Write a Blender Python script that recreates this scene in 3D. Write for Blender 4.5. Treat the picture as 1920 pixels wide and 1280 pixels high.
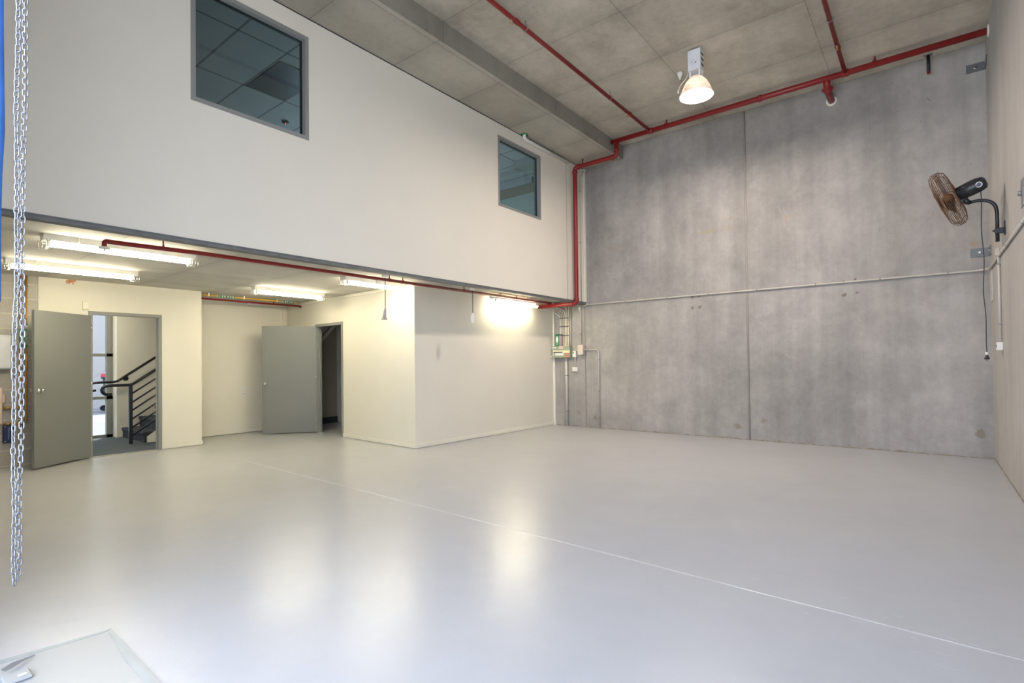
import bpy, math, random
from mathutils import Vector, Matrix
random.seed(7)
for o in list(bpy.data.objects):
    bpy.data.objects.remove(o)
SC = bpy.context.scene
COL = SC.collection
PI = math.pi

# ------------------------------------------------------------------ camera
F_PX, YAW, PITCH, ROLL, PPY, CAM_H = 985.34, 38.307, 0.798, -0.645, 24.34, 1.30
_y, _p, _r = map(math.radians, (YAW, PITCH, ROLL))
FW = Vector((-math.sin(_y) * math.cos(_p), math.cos(_y) * math.cos(_p), math.sin(_p)))
_rt = Vector((math.cos(_y), math.sin(_y), 0)); _up = _rt.cross(FW)
RT = _rt * math.cos(_r) + _up * math.sin(_r)
UP = -_rt * math.sin(_r) + _up * math.cos(_r)
CAM = Vector((0, 0, CAM_H))
cd = bpy.data.cameras.new('camera')
cam = bpy.data.objects.new('camera', cd); COL.objects.link(cam)
cd.sensor_width = 36; cd.lens = F_PX / 1920 * 36; cd.shift_y = PPY / 1920
cd.clip_start = 0.05; cd.clip_end = 200
m = Matrix((RT, UP, -FW)).transposed().to_4x4(); m.translation = CAM
cam.matrix_world = m
SC.camera = cam

# ------------------------------------------------------------------ world, exposure, daylight
SKY = 3.1
w = bpy.data.worlds.new('sky'); SC.world = w; w.use_nodes = True
bg = w.node_tree.nodes['Background']
bg.inputs[0].default_value = (0.78, 0.89, 1.12, 1); bg.inputs[1].default_value = SKY
SC.view_settings.view_transform = 'Standard'; SC.view_settings.look = 'None'
SC.view_settings.exposure = 1.02; SC.view_settings.gamma = 1.0
SC.view_settings.use_curve_mapping = False
sl = bpy.data.lights.new('sun', 'SUN'); sl.energy = 9.0; sl.angle = 0.01; sl.color = (1.0, 0.98, 0.95)
so_ = bpy.data.objects.new('sun', sl); COL.objects.link(so_)
so_.rotation_euler = Vector((0.45, -0.25, -0.86)).to_track_quat('-Z', 'Y').to_euler()
pl = bpy.data.lights.new('opening_portal', 'AREA'); pl.shape = 'RECTANGLE'
pl.size = 3.9; pl.size_y = 4.6; pl.cycles.is_portal = True
po = bpy.data.objects.new('opening_portal', pl); COL.objects.link(po)
po.location = (-1.3, -0.36, 2.3); po.rotation_euler = (PI / 2, 0, 0)
pl2 = bpy.data.lights.new('hall_portal', 'AREA'); pl2.shape = 'RECTANGLE'
pl2.size = 3.0; pl2.size_y = 2.4; pl2.cycles.is_portal = True
po2 = bpy.data.objects.new('hall_portal', pl2); COL.objects.link(po2)
po2.location = (-12.0, 1.5, 1.25); po2.rotation_euler = (0, -PI / 2, 0)
TUBE = 30.0          # fluorescent tube emission
BAY = 170.0          # high bay lamp emission


def px(u, v, ax, val):
    """point where the photograph's pixel meets the plane  axis = val"""
    d = FW + RT * ((u - 960) / F_PX) - UP * ((v - 640 - PPY) / F_PX)
    t = (val - CAM[ax]) / d[ax]
    return CAM + d * t


# ------------------------------------------------------------------ room measures (metres)
FAR, MEZ, RGT, HC, HS, BEAM = 9.03, -5.256, 0.652, 5.333, 5.084, -4.42
ZB, ZS = 2.458, 2.515
LEFT, BACK = -9.35, -10.30
HALLX, HALLW = -11.58, -11.85
OFZ = 5.20

# ------------------------------------------------------------------ materials
MAT = {}


def nodes_of(name):
    mt = bpy.data.materials.new(name); mt.use_nodes = True
    nt = mt.node_tree
    return mt, nt, nt.nodes['Principled BSDF']


class G:
    """small node-graph helper"""
    def __init__(s, nt): s.nt = nt
    def n(s, t, **kw):
        nd = s.nt.nodes.new(t)
        for k, v in kw.items(): setattr(nd, k, v)
        return nd
    def l(s, a, b): s.nt.links.new(a, b)
    def val(s, sock, v):
        if hasattr(v, 'is_linked') or isinstance(v, bpy.types.NodeSocket): s.l(v, sock)
        else: sock.default_value = v
    def math(s, op, a, b=None, c=None):
        nd = s.n('ShaderNodeMath', operation=op)
        s.val(nd.inputs[0], a)
        if b is not None: s.val(nd.inputs[1], b)
        if c is not None: s.val(nd.inputs[2], c)
        return nd.outputs[0]
    def pos(s):
        tc = s.n('ShaderNodeNewGeometry'); sp = s.n('ShaderNodeSeparateXYZ')
        s.l(tc.outputs['Position'], sp.inputs[0])
        return tc.outputs['Position'], sp.outputs
    def vec(s, x, y, z):
        nd = s.n('ShaderNodeCombineXYZ')
        for i, v in enumerate((x, y, z)): s.val(nd.inputs[i], v)
        return nd.outputs[0]
    def vmul(s, v, k):
        nd = s.n('ShaderNodeVectorMath', operation='MULTIPLY'); s.l(v, nd.inputs[0]); nd.inputs[1].default_value = k
        return nd.outputs[0]
    def noise(s, v, scale, detail=4, rough=0.55, dist=0.0):
        nd = s.n('ShaderNodeTexNoise'); s.l(v, nd.inputs['Vector'])
        nd.inputs['Scale'].default_value = scale; nd.inputs['Detail'].default_value = detail
        nd.inputs['Roughness'].default_value = rough; nd.inputs['Distortion'].default_value = dist
        return nd.outputs['Fac']
    def rng(s, v, a, b, c=0.0, d=1.0, smooth=False):
        nd = s.n('ShaderNodeMapRange'); nd.interpolation_type = 'SMOOTHSTEP' if smooth else 'LINEAR'
        s.l(v, nd.inputs[0])
        for i, k in enumerate((a, b, c, d)): nd.inputs[i + 1].default_value = k
        return nd.outputs[0]
    def mix(s, f, a, b):
        nd = s.n('ShaderNodeMix', data_type='RGBA'); s.val(nd.inputs['Factor'], f)
        for k, v in (('A', a), ('B', b)):
            so = [i for i in nd.inputs if i.name == k and i.type == 'RGBA'][0]
            if isinstance(v, tuple): so.default_value = v if len(v) == 4 else v + (1,)
            else: s.l(v, so)
        return [o for o in nd.outputs if o.type == 'RGBA'][0]
    def gray(s, v):
        nd = s.n('ShaderNodeCombineColor')
        for i in range(3): s.l(v, nd.inputs[i])
        return nd.outputs[0]
    def mulc(s, a, f):
        nd = s.n('ShaderNodeMix', data_type='RGBA', blend_type='MULTIPLY'); nd.inputs['Factor'].default_value = 1
        so = [i for i in nd.inputs if i.type == 'RGBA']
        if isinstance(a, tuple): so[0].default_value = a if len(a) == 4 else a + (1,)
        else: s.l(a, so[0])
        s.l(f, so[1])
        return [o for o in nd.outputs if o.type == 'RGBA'][0]
    def bump(s, h, strength, dist, bsdf):
        nd = s.n('ShaderNodeBump'); nd.inputs['Strength'].default_value = strength
        nd.inputs['Distance'].default_value = dist
        s.l(h, nd.inputs['Height']); s.l(nd.outputs[0], bsdf.inputs['Normal'])
        return nd


def plain(name, col, rough=0.5, metal=0.0, var=0.06, vscale=6.0, bump=0.0, bscale=60.0, spec=None):
    mt, nt, b = nodes_of(name); g = G(nt); P, _ = g.pos()
    k = g.rng(g.noise(P, vscale, 3), 0.25, 0.75, 1 - var, 1 + var)
    g.l(g.mulc(tuple(col), g.gray(k)), b.inputs['Base Color'])
    b.inputs['Roughness'].default_value = rough; b.inputs['Metallic'].default_value = metal
    if spec is not None: b.inputs['Specular IOR Level'].default_value = spec
    if bump: g.bump(g.noise(P, bscale, 3), bump, 0.002, b)
    MAT[name] = mt
    return mt


def emit(name, col, s):
    mt, nt, b = nodes_of(name)
    b.inputs['Base Color'].default_value = (.8, .8, .8, 1)
    b.inputs['Emission Color'].default_value = tuple(col) + (1,); b.inputs['Emission Strength'].default_value = s
    MAT[name] = mt
    return mt


def mark_masks(g, ax0, ax1, marks, wob):
    """sum of soft blobs at the given wall positions"""
    tot = None
    for (a, b_, rr) in marks:
        da = g.math('SUBTRACT', ax0, a); db = g.math('SUBTRACT', ax1, b_)
        d = g.math('SQRT', g.math('ADD', g.math('MULTIPLY', da, da), g.math('MULTIPLY', db, db)))
        d = g.math('ADD', d, wob)
        mk = g.rng(d, rr * 1.2, rr * 0.6, 0, 1)
        tot = mk if tot is None else g.math('MAXIMUM', tot, mk)
    return tot


def concrete(name, c1, c2, axes, streak=0.12, rough=0.8, jx=None, jy=None, marks=None, panel=0.1,
             pits=True, big=0.35, jw=0.003, patches=0.0):
    """axes: which of x,y,z are the surface's (u, v); jx / jy = (offset, period) of the formwork seams"""
    mt, nt, b = nodes_of(name); g = G(nt); P, S = g.pos()
    U, V = S[axes[0]], S[axes[1]]
    n1 = g.noise(P, big, 5, 0.6, 0.4); n2 = g.noise(P, 2.3, 6, 0.65, 0.3); n3 = g.noise(P, 14, 5, 0.7)
    k = g.math('ADD', g.math('MULTIPLY', n1, 0.5), g.math('ADD', g.math('MULTIPLY', n2, 0.33), g.math('MULTIPLY', n3, 0.17)))
    k = g.rng(k, 0.36, 0.64, 0, 1)
    col = g.mix(k, tuple(c1), tuple(c2))
    # run marks: noise stretched along v
    sv = g.vec(g.math('MULTIPLY', U, 2.6), g.math('MULTIPLY', V, 0.16), 0.0)
    st = g.rng(g.noise(sv, 1.0, 5, 0.6), 0.38, 0.66, 1 + streak * .5, 1 - streak)
    col = g.mulc(col, g.gray(st))
    hgt = g.math('MULTIPLY', n3, 0.5)
    wob = g.math('MULTIPLY', g.math('SUBTRACT', g.noise(P, 3.0, 3), 0.5), 0.012)
    if jx:
        cells = []
        for (cc, (off, per)) in ((U, jx), (V, jy)):
            sh = g.math('ADD', g.math('SUBTRACT', cc, off), wob)
            d = g.math('PINGPONG', sh, per / 2)
            ln = g.rng(d, jw, jw * 2.3, 0.68, 1.0)
            col = g.mulc(col, g.gray(ln))
            halo = g.rng(d, 0.0, 0.16, 0.90, 1.0)
            col = g.mulc(col, g.gray(halo))
            hgt = g.math('ADD', hgt, g.math('MULTIPLY', ln, 1.2))
            cells.append(g.math('FLOOR', g.math('DIVIDE', sh, per)))
        wn = g.n('ShaderNodeTexWhiteNoise', noise_dimensions='3D')
        g.l(g.vec(cells[0], cells[1], 3.7), wn.inputs['Vector'])
        col = g.mulc(col, g.gray(g.rng(wn.outputs['Value'], 0, 1, 1 - panel, 1 + panel)))
    if patches:
        pn = g.noise(P, 1.1, 6, 0.75, 1.5)
        col = g.mix(g.rng(pn, 0.60, 0.70, 0, patches), col, (0.62, 0.61, 0.60))
    if pits:
        vo = g.n('ShaderNodeTexVoronoi'); g.l(P, vo.inputs['Vector']); vo.inputs['Scale'].default_value = 9
        sel = g.rng(g.noise(P, 1.7, 2), 0.52, 0.6, 0, 1)
        pit = g.math('MULTIPLY', g.rng(vo.outputs['Distance'], 0.05, 0.09, 1, 0), sel)
        col = g.mix(g.math('MULTIPLY', pit, 0.55), col, (0.10, 0.095, 0.085))
        hgt = g.math('SUBTRACT', hgt, pit)
    if marks:
        wb = g.math('MULTIPLY', g.math('SUBTRACT', g.noise(P, 22, 3), 0.5), 0.13)
        for lst, cc, f in marks:
            mk = mark_masks(g, U, V, lst, wb)
            col = g.mix(g.math('MULTIPLY', mk, f), col, cc)
    g.l(col, b.inputs['Base Color'])
    g.l(g.rng(n2, 0.3, 0.7, rough - .08, rough + .08), b.inputs['Roughness'])
    b.inputs['Specular IOR Level'].default_value = 0.35
    g.bump(hgt, 0.35, 0.004, b)
    MAT[name] = mt
    return mt


# painted walls
plain('cream_paint', (0.765, 0.73, 0.63), 0.55, var=0.015, vscale=1.5, bump=0.06, bscale=140)
plain('white_trim', (0.80, 0.77, 0.66), 0.4, var=0.02)
plain('frame_grey', (0.26, 0.265, 0.25), 0.42, var=0.02)
plain('door_grey', (0.188, 0.193, 0.184), 0.45, var=0.02, vscale=1.0)
plain('dark_steel', (0.07, 0.075, 0.08), 0.45, 0.3)
plain('galvanised', (0.30, 0.31, 0.32), 0.42, 0.6, var=0.15, vscale=25)
plain('edge_steel', (0.17, 0.18, 0.185), 0.5, 0.3, var=0.2, vscale=8)
plain('chain_steel', (0.33, 0.34, 0.37), 0.38, 0.75, var=.1)
plain('chrome', (0.75, 0.75, 0.74), 0.18, 1.0, var=0.02)
plain('red_pipe', (0.24, 0.014, 0.014), 0.35, var=0.08)
plain('brass', (0.50, 0.36, 0.14), 0.35, 0.8)
plain('copper_pipe', (0.50, 0.27, 0.055), 0.38, 0.35, var=0.15, vscale=12)
plain('yellow_pipe', (0.72, 0.44, 0.05), 0.38, 0.1, var=0.08)
plain('conduit_grey', (0.52, 0.49, 0.43), 0.45, var=0.04)
plain('plastic_white', (0.78, 0.77, 0.73), 0.4, var=0.02)
plain('plastic_beige', (0.62, 0.55, 0.46), 0.45, var=0.03)
plain('plastic_pink', (0.72, 0.56, 0.50), 0.45, var=0.03)
plain('black_plastic', (0.018, 0.019, 0.024), 0.35, var=0.05)
plain('black_steel', (0.022, 0.024, 0.030), 0.32, 0.2, var=0.05)
plain('rust_wire', (0.17, 0.078, 0.034), 0.6, 0.3, var=0.35, vscale=30)
plain('fan_blade', (0.10, 0.085, 0.07), 0.35, 0.6, var=0.1)
plain('panel_green', (0.31, 0.35, 0.25), 0.5, var=0.03)
plain('box_green', (0.035, 0.22, 0.09), 0.5)
plain('label_green', (0.01, 0.30, 0.11), 0.5)
plain('label_white', (0.80, 0.80, 0.76), 0.5)
plain('label_cream', (0.78, 0.70, 0.50), 0.5)
plain('label_orange', (0.66, 0.19, 0.06), 0.5)
plain('box_mauve', (0.33, 0.28, 0.31), 0.5)
plain('navy_box', (0.012, 0.022, 0.085), 0.35, var=0.05)
plain('navy_rib', (0.10, 0.14, 0.26), 0.35, var=0.05)
plain('blue_fabric', (0.03, 0.12, 0.36), 0.7, var=0.25, vscale=5)
plain('carpet', (0.070, 0.085, 0.092), 0.95, var=0.2, vscale=120, bump=0.5, bscale=300)
plain('stair_carpet', (0.030, 0.034, 0.040), 0.95, var=0.2, vscale=120)
plain('office_wall', (0.42, 0.46, 0.42), 0.7, var=0.02)
plain('office_carpet', (0.10, 0.10, 0.11), 0.95)
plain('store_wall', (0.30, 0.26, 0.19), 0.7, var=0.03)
plain('outside_white', (0.42, 0.42, 0.42), 0.7, var=0.03)
plain('bin_green', (0.035, 0.055, 0.06), 0.5)
plain('bin_red', (0.75, 0.03, 0.06), 0.4)
plain('tape_white', (0.72, 0.74, 0.78), 0.35, var=0.08, vscale=9)
plain('sealant', (0.33, 0.30, 0.26), 0.6, var=0.08)
plain('sprinkler_cup', (0.75, 0.74, 0.70), 0.3, 0.4)
plain('orange_mark', (0.75, 0.36, 0.20), 0.6)

tie = [(-5.46, .288, .035), (-5.089, .203, .035), (-2.452, .204, .06), (-2.063, .307, .045), (.523, .308, .05)]
mort = [(-2.96, 3.46, .035), (-2.86, 3.47, .055), (-2.79, 3.49, .03), (-2.53, 3.467, .055), (-2.50, 3.62, .03)]
rust = [(-1.70, 3.44, .04), (-1.66, 3.50, .045), (-4.716, 3.45, .035), (-2.94, 4.98, .02), (.50, 2.76, .04), (-2.8, 4.55, .02)]
dots = [(-3.16, 2.369, .02), (-3.032, 2.385, .02), (-3.154, 2.193, .02), (-3.035, 2.194, .02), (.08, 4.78, .02), (.08, 4.70, .02), (-.93, 2.42, .02), (-.80, 2.43, .02), (-.93, 2.22, .02), (-.78, 2.23, .02)]
pale = [(-2.12, 4.35, .07), (-2.14, 4.1, .05), (-2.15, 5.1, .05), (-1.955, 2.081, .10), (-2.1, 2.0, .05), (-2.15, .28, .09), (.3, 2.05, .12), (-.1, .75, .1)]
concrete('concrete_far', (0.255, 0.243, 0.230), (0.455, 0.432, 0.404), (0, 2), streak=0.15, patches=0.14, big=0.50,
         marks=[(tie, (0.22, 0.19, 0.14), .75), (mort, (0.33, 0.28, 0.20), .7), (rust, (0.40, 0.27, 0.15), .45),
                (dots, (0.16, 0.12, 0.08), .8), (pale, (0.55, 0.55, 0.55), .16)])
concrete('concrete_right', (0.36, 0.34, 0.32), (0.47, 0.45, 0.42), (1, 2), streak=0.08)
concrete('concrete_ceiling', (0.32, 0.29, 0.235), (0.62, 0.575, 0.48), (0, 1), streak=0.08, patches=.18,
         jx=(-2.72, 1.705), jy=(4.365, 1.165), panel=0.08)
concrete('concrete_strip', (0.34, 0.315, 0.26), (0.50, 0.47, 0.39), (0, 1), streak=0.06,
         jx=(-5.9, 1.4), jy=(4.300, 1.17), panel=0.08)
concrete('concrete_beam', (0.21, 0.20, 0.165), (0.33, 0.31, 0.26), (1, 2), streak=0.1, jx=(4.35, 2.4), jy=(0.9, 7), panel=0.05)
concrete('concrete_soffit', (0.48, 0.46, 0.41), (0.64, 0.62, 0.56), (0, 1), streak=0.06,
         jx=(-7.55, 1.22), jy=(2.69, 1.06), panel=0.05, pits=False)
concrete('pavement', (0.20, 0.22, 0.24), (0.28, 0.30, 0.32), (0, 1), jx=(0, 0.9), jy=(0, 0.9), pits=False)
concrete('apron', (0.52, 0.52, 0.50), (0.62, 0.62, 0.60), (0, 1), pits=False)


def floor_material():
    mt, nt, b = nodes_of('floor_paint'); g = G(nt); P, S = g.pos()
    X, Y = S[0], S[1]
    n1 = g.noise(P, 0.45, 4, 0.6, .5); n2 = g.noise(P, 3.0, 5, 0.65); n3 = g.noise(P, 40, 4, 0.7)
    col = g.mix(g.rng(n1, .35, .65), (0.410, 0.415, 0.423), (0.445, 0.450, 0.460))
    col = g.mulc(col, g.gray(g.rng(n2, .3, .7, .97, 1.03)))
    # construction joint running across the slab
    line = g.math('ADD', g.math('SUBTRACT', Y, 3.135), g.math('MULTIPLY', X, 0.030))
    wob = g.math('MULTIPLY', g.math('SUBTRACT', g.noise(P, 2.4, 4), 0.5), 0.02)
    d = g.math('ABSOLUTE', g.math('ADD', line, wob))
    inx = g.math('GREATER_THAN', X, -7.3)
    fade = g.rng(g.noise(P, 1.6, 3), .35, .55, 0.25, 1)
    bead = g.math('MULTIPLY', g.math('MULTIPLY', g.rng(d, 0.004, 0.010, 1, 0), inx), fade)
    col = g.mix(g.math('MULTIPLY', bead, .6), col, (0.85, 0.85, 0.86))
    # scuffs beside the joint
    near = g.rng(d, 0.0, 0.55, 1, 0)
    sc = g.n('ShaderNodeTexNoise'); g.l(g.vmul(P, (9, 34, 1)), sc.inputs['Vector']); sc.inputs['Scale'].default_value = 1
    sc.inputs['Detail'].default_value = 6
    scf = g.math('MULTIPLY', g.rng(sc.outputs['Fac'], .62, .70, 0, 1), g.math('MULTIPLY', near, g.rng(n1, .45, .55, 0, 1)))
    col = g.mix(g.math('MULTIPLY', scf, .30), col, (0.75, 0.76, 0.78))
    # small dark specks
    vo = g.n('ShaderNodeTexVoronoi'); g.l(P, vo.inputs['Vector']); vo.inputs['Scale'].default_value = 2.2
    sp = g.rng(vo.outputs['Distance'], 0.010, 0.018, .6, 0)
    col = g.mix(sp, col, (0.16, 0.17, 0.18))
    g.l(col, b.inputs['Base Color'])
    b.inputs['Roughness'].default_value = 0.29
    b.inputs['Specular IOR Level'].default_value = 0.42
    ht = g.math('ADD', g.math('MULTIPLY', g.noise(P, 1.6, 3, .5), 3.0), g.math('MULTIPLY', n2, 0.9))
    ht = g.math('ADD', ht, g.math('MULTIPLY', n3, .05))
    ht = g.math('ADD', ht, g.math('MULTIPLY', bead, .6))
    g.bump(ht, 0.5, 0.005, b)
    MAT['floor_paint'] = mt


floor_material()


def block_material():
    mt, nt, b = nodes_of('blockwork'); g = G(nt); P, S = g.pos()
    br = g.n('ShaderNodeTexBrick'); g.l(g.vec(g.math('ADD', S[1], 0.02), g.math('SUBTRACT', S[2], 0.025), 0.0), br.inputs['Vector'])
    br.inputs['Scale'].default_value = 1; br.inputs['Brick Width'].default_value = 0.40
    br.inputs['Row Height'].default_value = 0.198; br.inputs['Mortar Size'].default_value = 0.006
    br.inputs['Mortar Smooth'].default_value = 0.2; br.inputs['Bias'].default_value = 0
    br.inputs['Color1'].default_value = (0.40, 0.38, 0.34, 1); br.inputs['Color2'].default_value = (0.47, 0.45, 0.41, 1)
    br.inputs['Mortar'].default_value = (0.60, 0.57, 0.49, 1)
    nz = g.noise(P, 60, 5, .7)
    g.l(g.mulc(br.outputs['Color'], g.gray(g.rng(nz, .3, .7, .85, 1.12))), b.inputs['Base Color'])
    b.inputs['Roughness'].default_value = .9
    g.bump(g.math('ADD', g.math('MULTIPLY', nz, .4), br.outputs['Fac']), .4, .004, b)
    MAT['blockwork'] = mt


block_material()


def tile_ceiling_material():
    mt, nt, b = nodes_of('ceiling_tile'); g = G(nt); P, S = g.pos()
    col = (0.55, 0.56, 0.57)
    m1 = g.rng(g.math('PINGPONG', g.math('SUBTRACT', S[0], -6.235), 1.175 / 2), .012, .018, .45, 1)
    m2 = g.rng(g.math('PINGPONG', g.math('SUBTRACT', S[1], 2.81), .30), .010, .016, .45, 1)
    c = g.mulc(g.mulc(col, g.gray(m1)), g.gray(m2))
    g.l(c, b.inputs['Base Color']); b.inputs['Roughness'].default_value = .8
    MAT['ceiling_tile'] = mt


tile_ceiling_material()


def glass_material(name, tint, refl):
    mt = bpy.data.materials.new(name); mt.use_nodes = True; nt = mt.node_tree; nt.nodes.clear(); g = G(nt)
    out = g.n('ShaderNodeOutputMaterial'); tr = g.n('ShaderNodeBsdfTransparent'); gl = g.n('ShaderNodeBsdfGlossy')
    tr.inputs[0].default_value = tint + (1,); gl.inputs['Roughness'].default_value = 0.02
    fr = g.n('ShaderNodeFresnel'); fr.inputs[0].default_value = 1.5
    mx = g.n('ShaderNodeMixShader'); geo = g.n('ShaderNodeNewGeometry'); front = g.math('SUBTRACT', 1.0, geo.outputs['Backfacing'])
    g.l(g.math('MULTIPLY', g.math('MULTIPLY', fr.outputs[0], refl), front), mx.inputs[0])
    g.l(tr.outputs[0], mx.inputs[1]); g.l(gl.outputs[0], mx.inputs[2]); g.l(mx.outputs[0], out.inputs[0])
    MAT[name] = mt


glass_material('window_glass', (0.64, 0.71, 0.72), 1.6)
glass_material('dimming_glass', (0.66, 0.66, 0.64), 1.0)  # grey tint added to the hall window to dim the bright yard


def shade_material():
    mt = bpy.data.materials.new('prismatic_shade'); mt.use_nodes = True; nt = mt.node_tree; nt.nodes.clear(); g = G(nt)
    out = g.n('ShaderNodeOutputMaterial'); tr = g.n('ShaderNodeBsdfTransparent'); tl = g.n('ShaderNodeBsdfTranslucent')
    gl = g.n('ShaderNodeBsdfGlossy'); gl.inputs['Roughness'].default_value = .25; gl.inputs['Color'].default_value = (.8, .8, .8, 1)
    tl.inputs[0].default_value = (.55, .48, .44, 1); tr.inputs[0].default_value = (.9, .88, .86, 1)
    P, S = g.pos()
    a = g.n('ShaderNodeMixShader'); a.inputs[0].default_value = .80; g.l(tr.outputs[0], a.inputs[1]); g.l(tl.outputs[0], a.inputs[2])
    b = g.n('ShaderNodeMixShader'); g.l(g.rng(g.noise(P, 60, 2), .3, .7, .45, .6), b.inputs[0])
    g.l(a.outputs[0], b.inputs[1]); g.l(gl.outputs[0], b.inputs[2]); g.l(b.outputs[0], out.inputs[0])
    MAT['prismatic_shade'] = mt


shade_material()
emit('tube_glow', (1.0, 0.91, 0.66), TUBE)
emit('bay_glow', (1.0, 0.86, 0.76), BAY)
emit('bulb_glow', (1.0, 0.86, 0.76), 25)
emit('hall_glow', (1.0, 0.91, 0.70), 40)
emit('led_red', (1.0, 0.1, 0.05), 6)

# ------------------------------------------------------------------ mesh builder


class MB:
    def __init__(s): s.v = []; s.f = []; s.sm = []; s.mi = []; s.m = 0
    def _add(s, vs, fs, smooth=False):
        o = len(s.v); s.v += [Vector(p) for p in vs]
        for f in fs: s.f.append([i + o for i in f]); s.sm.append(smooth); s.mi.append(s.m)
        return s
    def box(s, x0, x1, y0, y1, z0, z1):
        x0, x1 = sorted((x0, x1)); y0, y1 = sorted((y0, y1)); z0, z1 = sorted((z0, z1))
        return s._add([(x0, y0, z0), (x1, y0, z0), (x1, y1, z0), (x0, y1, z0), (x0, y0, z1), (x1, y0, z1), (x1, y1, z1), (x0, y1, z1)],
                      [(0, 3, 2, 1), (4, 5, 6, 7), (0, 1, 5, 4), (1, 2, 6, 5), (2, 3, 7, 6), (3, 0, 4, 7)])
    def bevbox(s, x0, x1, y0, y1, z0, z1, b=.004):
        """box with chamfered edges"""
        x0, x1 = sorted((x0, x1)); y0, y1 = sorted((y0, y1)); z0, z1 = sorted((z0, z1))
        b = min(b, (x1 - x0) * .4, (y1 - y0) * .4, (z1 - z0) * .4)
        import itertools
        pts = []
        idx = {}
        for sx, sy, sz in itertools.product((0, 1), repeat=3):
            X, Y, Z = (x0, x1)[sx], (y0, y1)[sy], (z0, z1)[sz]
            dx, dy, dz = (b, -b)[sx], (b, -b)[sy], (b, -b)[sz]
            for k, p in enumerate(((X, Y + dy, Z + dz), (X + dx, Y, Z + dz), (X + dx, Y + dy, Z))):
                idx[(sx, sy, sz, k)] = len(pts); pts.append(p)
        fs = []
        for a in (0, 1):
            q = lambda *c: [idx[t] for t in c]
            fs.append(q((a, 0, 0, 0), (a, 1, 0, 0), (a, 1, 1, 0), (a, 0, 1, 0)))
            fs.append(q((0, a, 0, 1), (1, a, 0, 1), (1, a, 1, 1), (0, a, 1, 1)))
            fs.append(q((0, 0, a, 2), (1, 0, a, 2), (1, 1, a, 2), (0, 1, a, 2)))
            for c in (0, 1):
                fs.append(q((a, c, 0, 0), (a, c, 1, 0), (a, c, 1, 1), (a, c, 0, 1)))
                fs.append(q((a, 0, c, 0), (a, 1, c, 0), (a, 1, c, 2), (a, 0, c, 2)))
                fs.append(q((0, a, c, 1), (1, a, c, 1), (1, a, c, 2), (0, a, c, 2)))
        for c in itertools.product((0, 1), repeat=3):
            fs.append([idx[c + (k,)] for k in range(3)])
        o = len(s.v)
        ctr = Vector(((x0 + x1) / 2, (y0 + y1) / 2, (z0 + z1) / 2))
        out = []
        for f in fs:
            vs = [Vector(pts[i]) for i in f]
            n = (vs[1] - vs[0]).cross(vs[2] - vs[0])
            c = sum(vs, Vector()) / len(vs)
            out.append(f if n.dot(c - ctr) > 0 else f[::-1])
        return s._add(pts, out)
    def prism(s, poly, z0, z1):
        """vertical prism from an xy polygon"""
        n = len(poly)
        return s._add([(x, y, z0) for x, y in poly] + [(x, y, z1) for x, y in poly],
                      [tuple(range(n))[::-1], tuple(range(n, 2 * n))] + [(i, (i + 1) % n, n + (i + 1) % n, n + i) for i in range(n)])
    def slab(s, poly, d):
        """polygon (3D points, planar) extruded by vector d"""
        n = len(poly); d = Vector(d)
        return s._add([Vector(p) for p in poly] + [Vector(p) + d for p in poly],
                      [tuple(range(n))[::-1], tuple(range(n, 2 * n))] + [(i, (i + 1) % n, n + (i + 1) % n, n + i) for i in range(n)])
    def tube(s, pts, r, n=12, closed=False, cap=True, ribs=None):
        pts = [Vector(p) for p in pts]; N = len(pts); rings = []
        prev = None
        for i, p in enumerate(pts):
            if closed: t = (pts[(i + 1) % N] - pts[i - 1])
            else: t = (pts[min(i + 1, N - 1)] - pts[max(i - 1, 0)])
            t.normalize()
            if prev is None:
                a = Vector((0, 0, 1)) if abs(t.z) < .9 else Vector((1, 0, 0))
                u = t.cross(a).normalized()
            else:
                u = (prev - t * prev.dot(t))
                u = u.normalized() if u.length > 1e-6 else t.orthogonal().normalized()
            prev = u; v = t.cross(u)
            rr = r[i] if isinstance(r, (list, tuple)) else r
            rings.append([p + (u * math.cos(2 * PI * k / n) + v * math.sin(2 * PI * k / n)) * rr for k in range(n)])
        vs = [q for R_ in rings for q in R_]; fs = []
        M_ = N if closed else N - 1
        for i in range(M_):
            a = i * n; b = ((i + 1) % N) * n
            for k in range(n): fs.append((a + k, a + (k + 1) % n, b + (k + 1) % n, b + k))
        s._add(vs, fs, True)
        if cap and not closed:
            o = len(s.v) - len(vs)
            s.f.append([o + k for k in range(n)][::-1]); s.sm.append(False); s.mi.append(s.m)
            s.f.append([o + (N - 1) * n + k for k in range(n)]); s.sm.append(False); s.mi.append(s.m)
        return s
    def cyl(s, a, b, r, n=20, r2=None): return s.tube([a, b], [r, r if r2 is None else r2], n)
    def lathe(s, prof, org, ax, n=32, cap0=True, cap1=True):
        """prof: list of (radius, distance along ax)"""
        ax = Vector(ax).normalized(); org = Vector(org); u = ax.orthogonal().normalized(); v = ax.cross(u)
        vs = []
        for (r, t) in prof:
            for k in range(n): vs.append(org + ax * t + (u * math.cos(2 * PI * k / n) + v * math.sin(2 * PI * k / n)) * max(r, 1e-4))
        fs = []
        for i in range(len(prof) - 1):
            for k in range(n): fs.append((i * n + k, i * n + (k + 1) % n, (i + 1) * n + (k + 1) % n, (i + 1) * n + k))
        s._add(vs, fs, True); o = len(s.v) - len(vs)
        if cap0: s.f.append([o + k for k in range(n)][::-1]); s.sm.append(False); s.mi.append(s.m)
        if cap1: s.f.append([o + (len(prof) - 1) * n + k for k in range(n)]); s.sm.append(False); s.mi.append(s.m)
        return s
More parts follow.
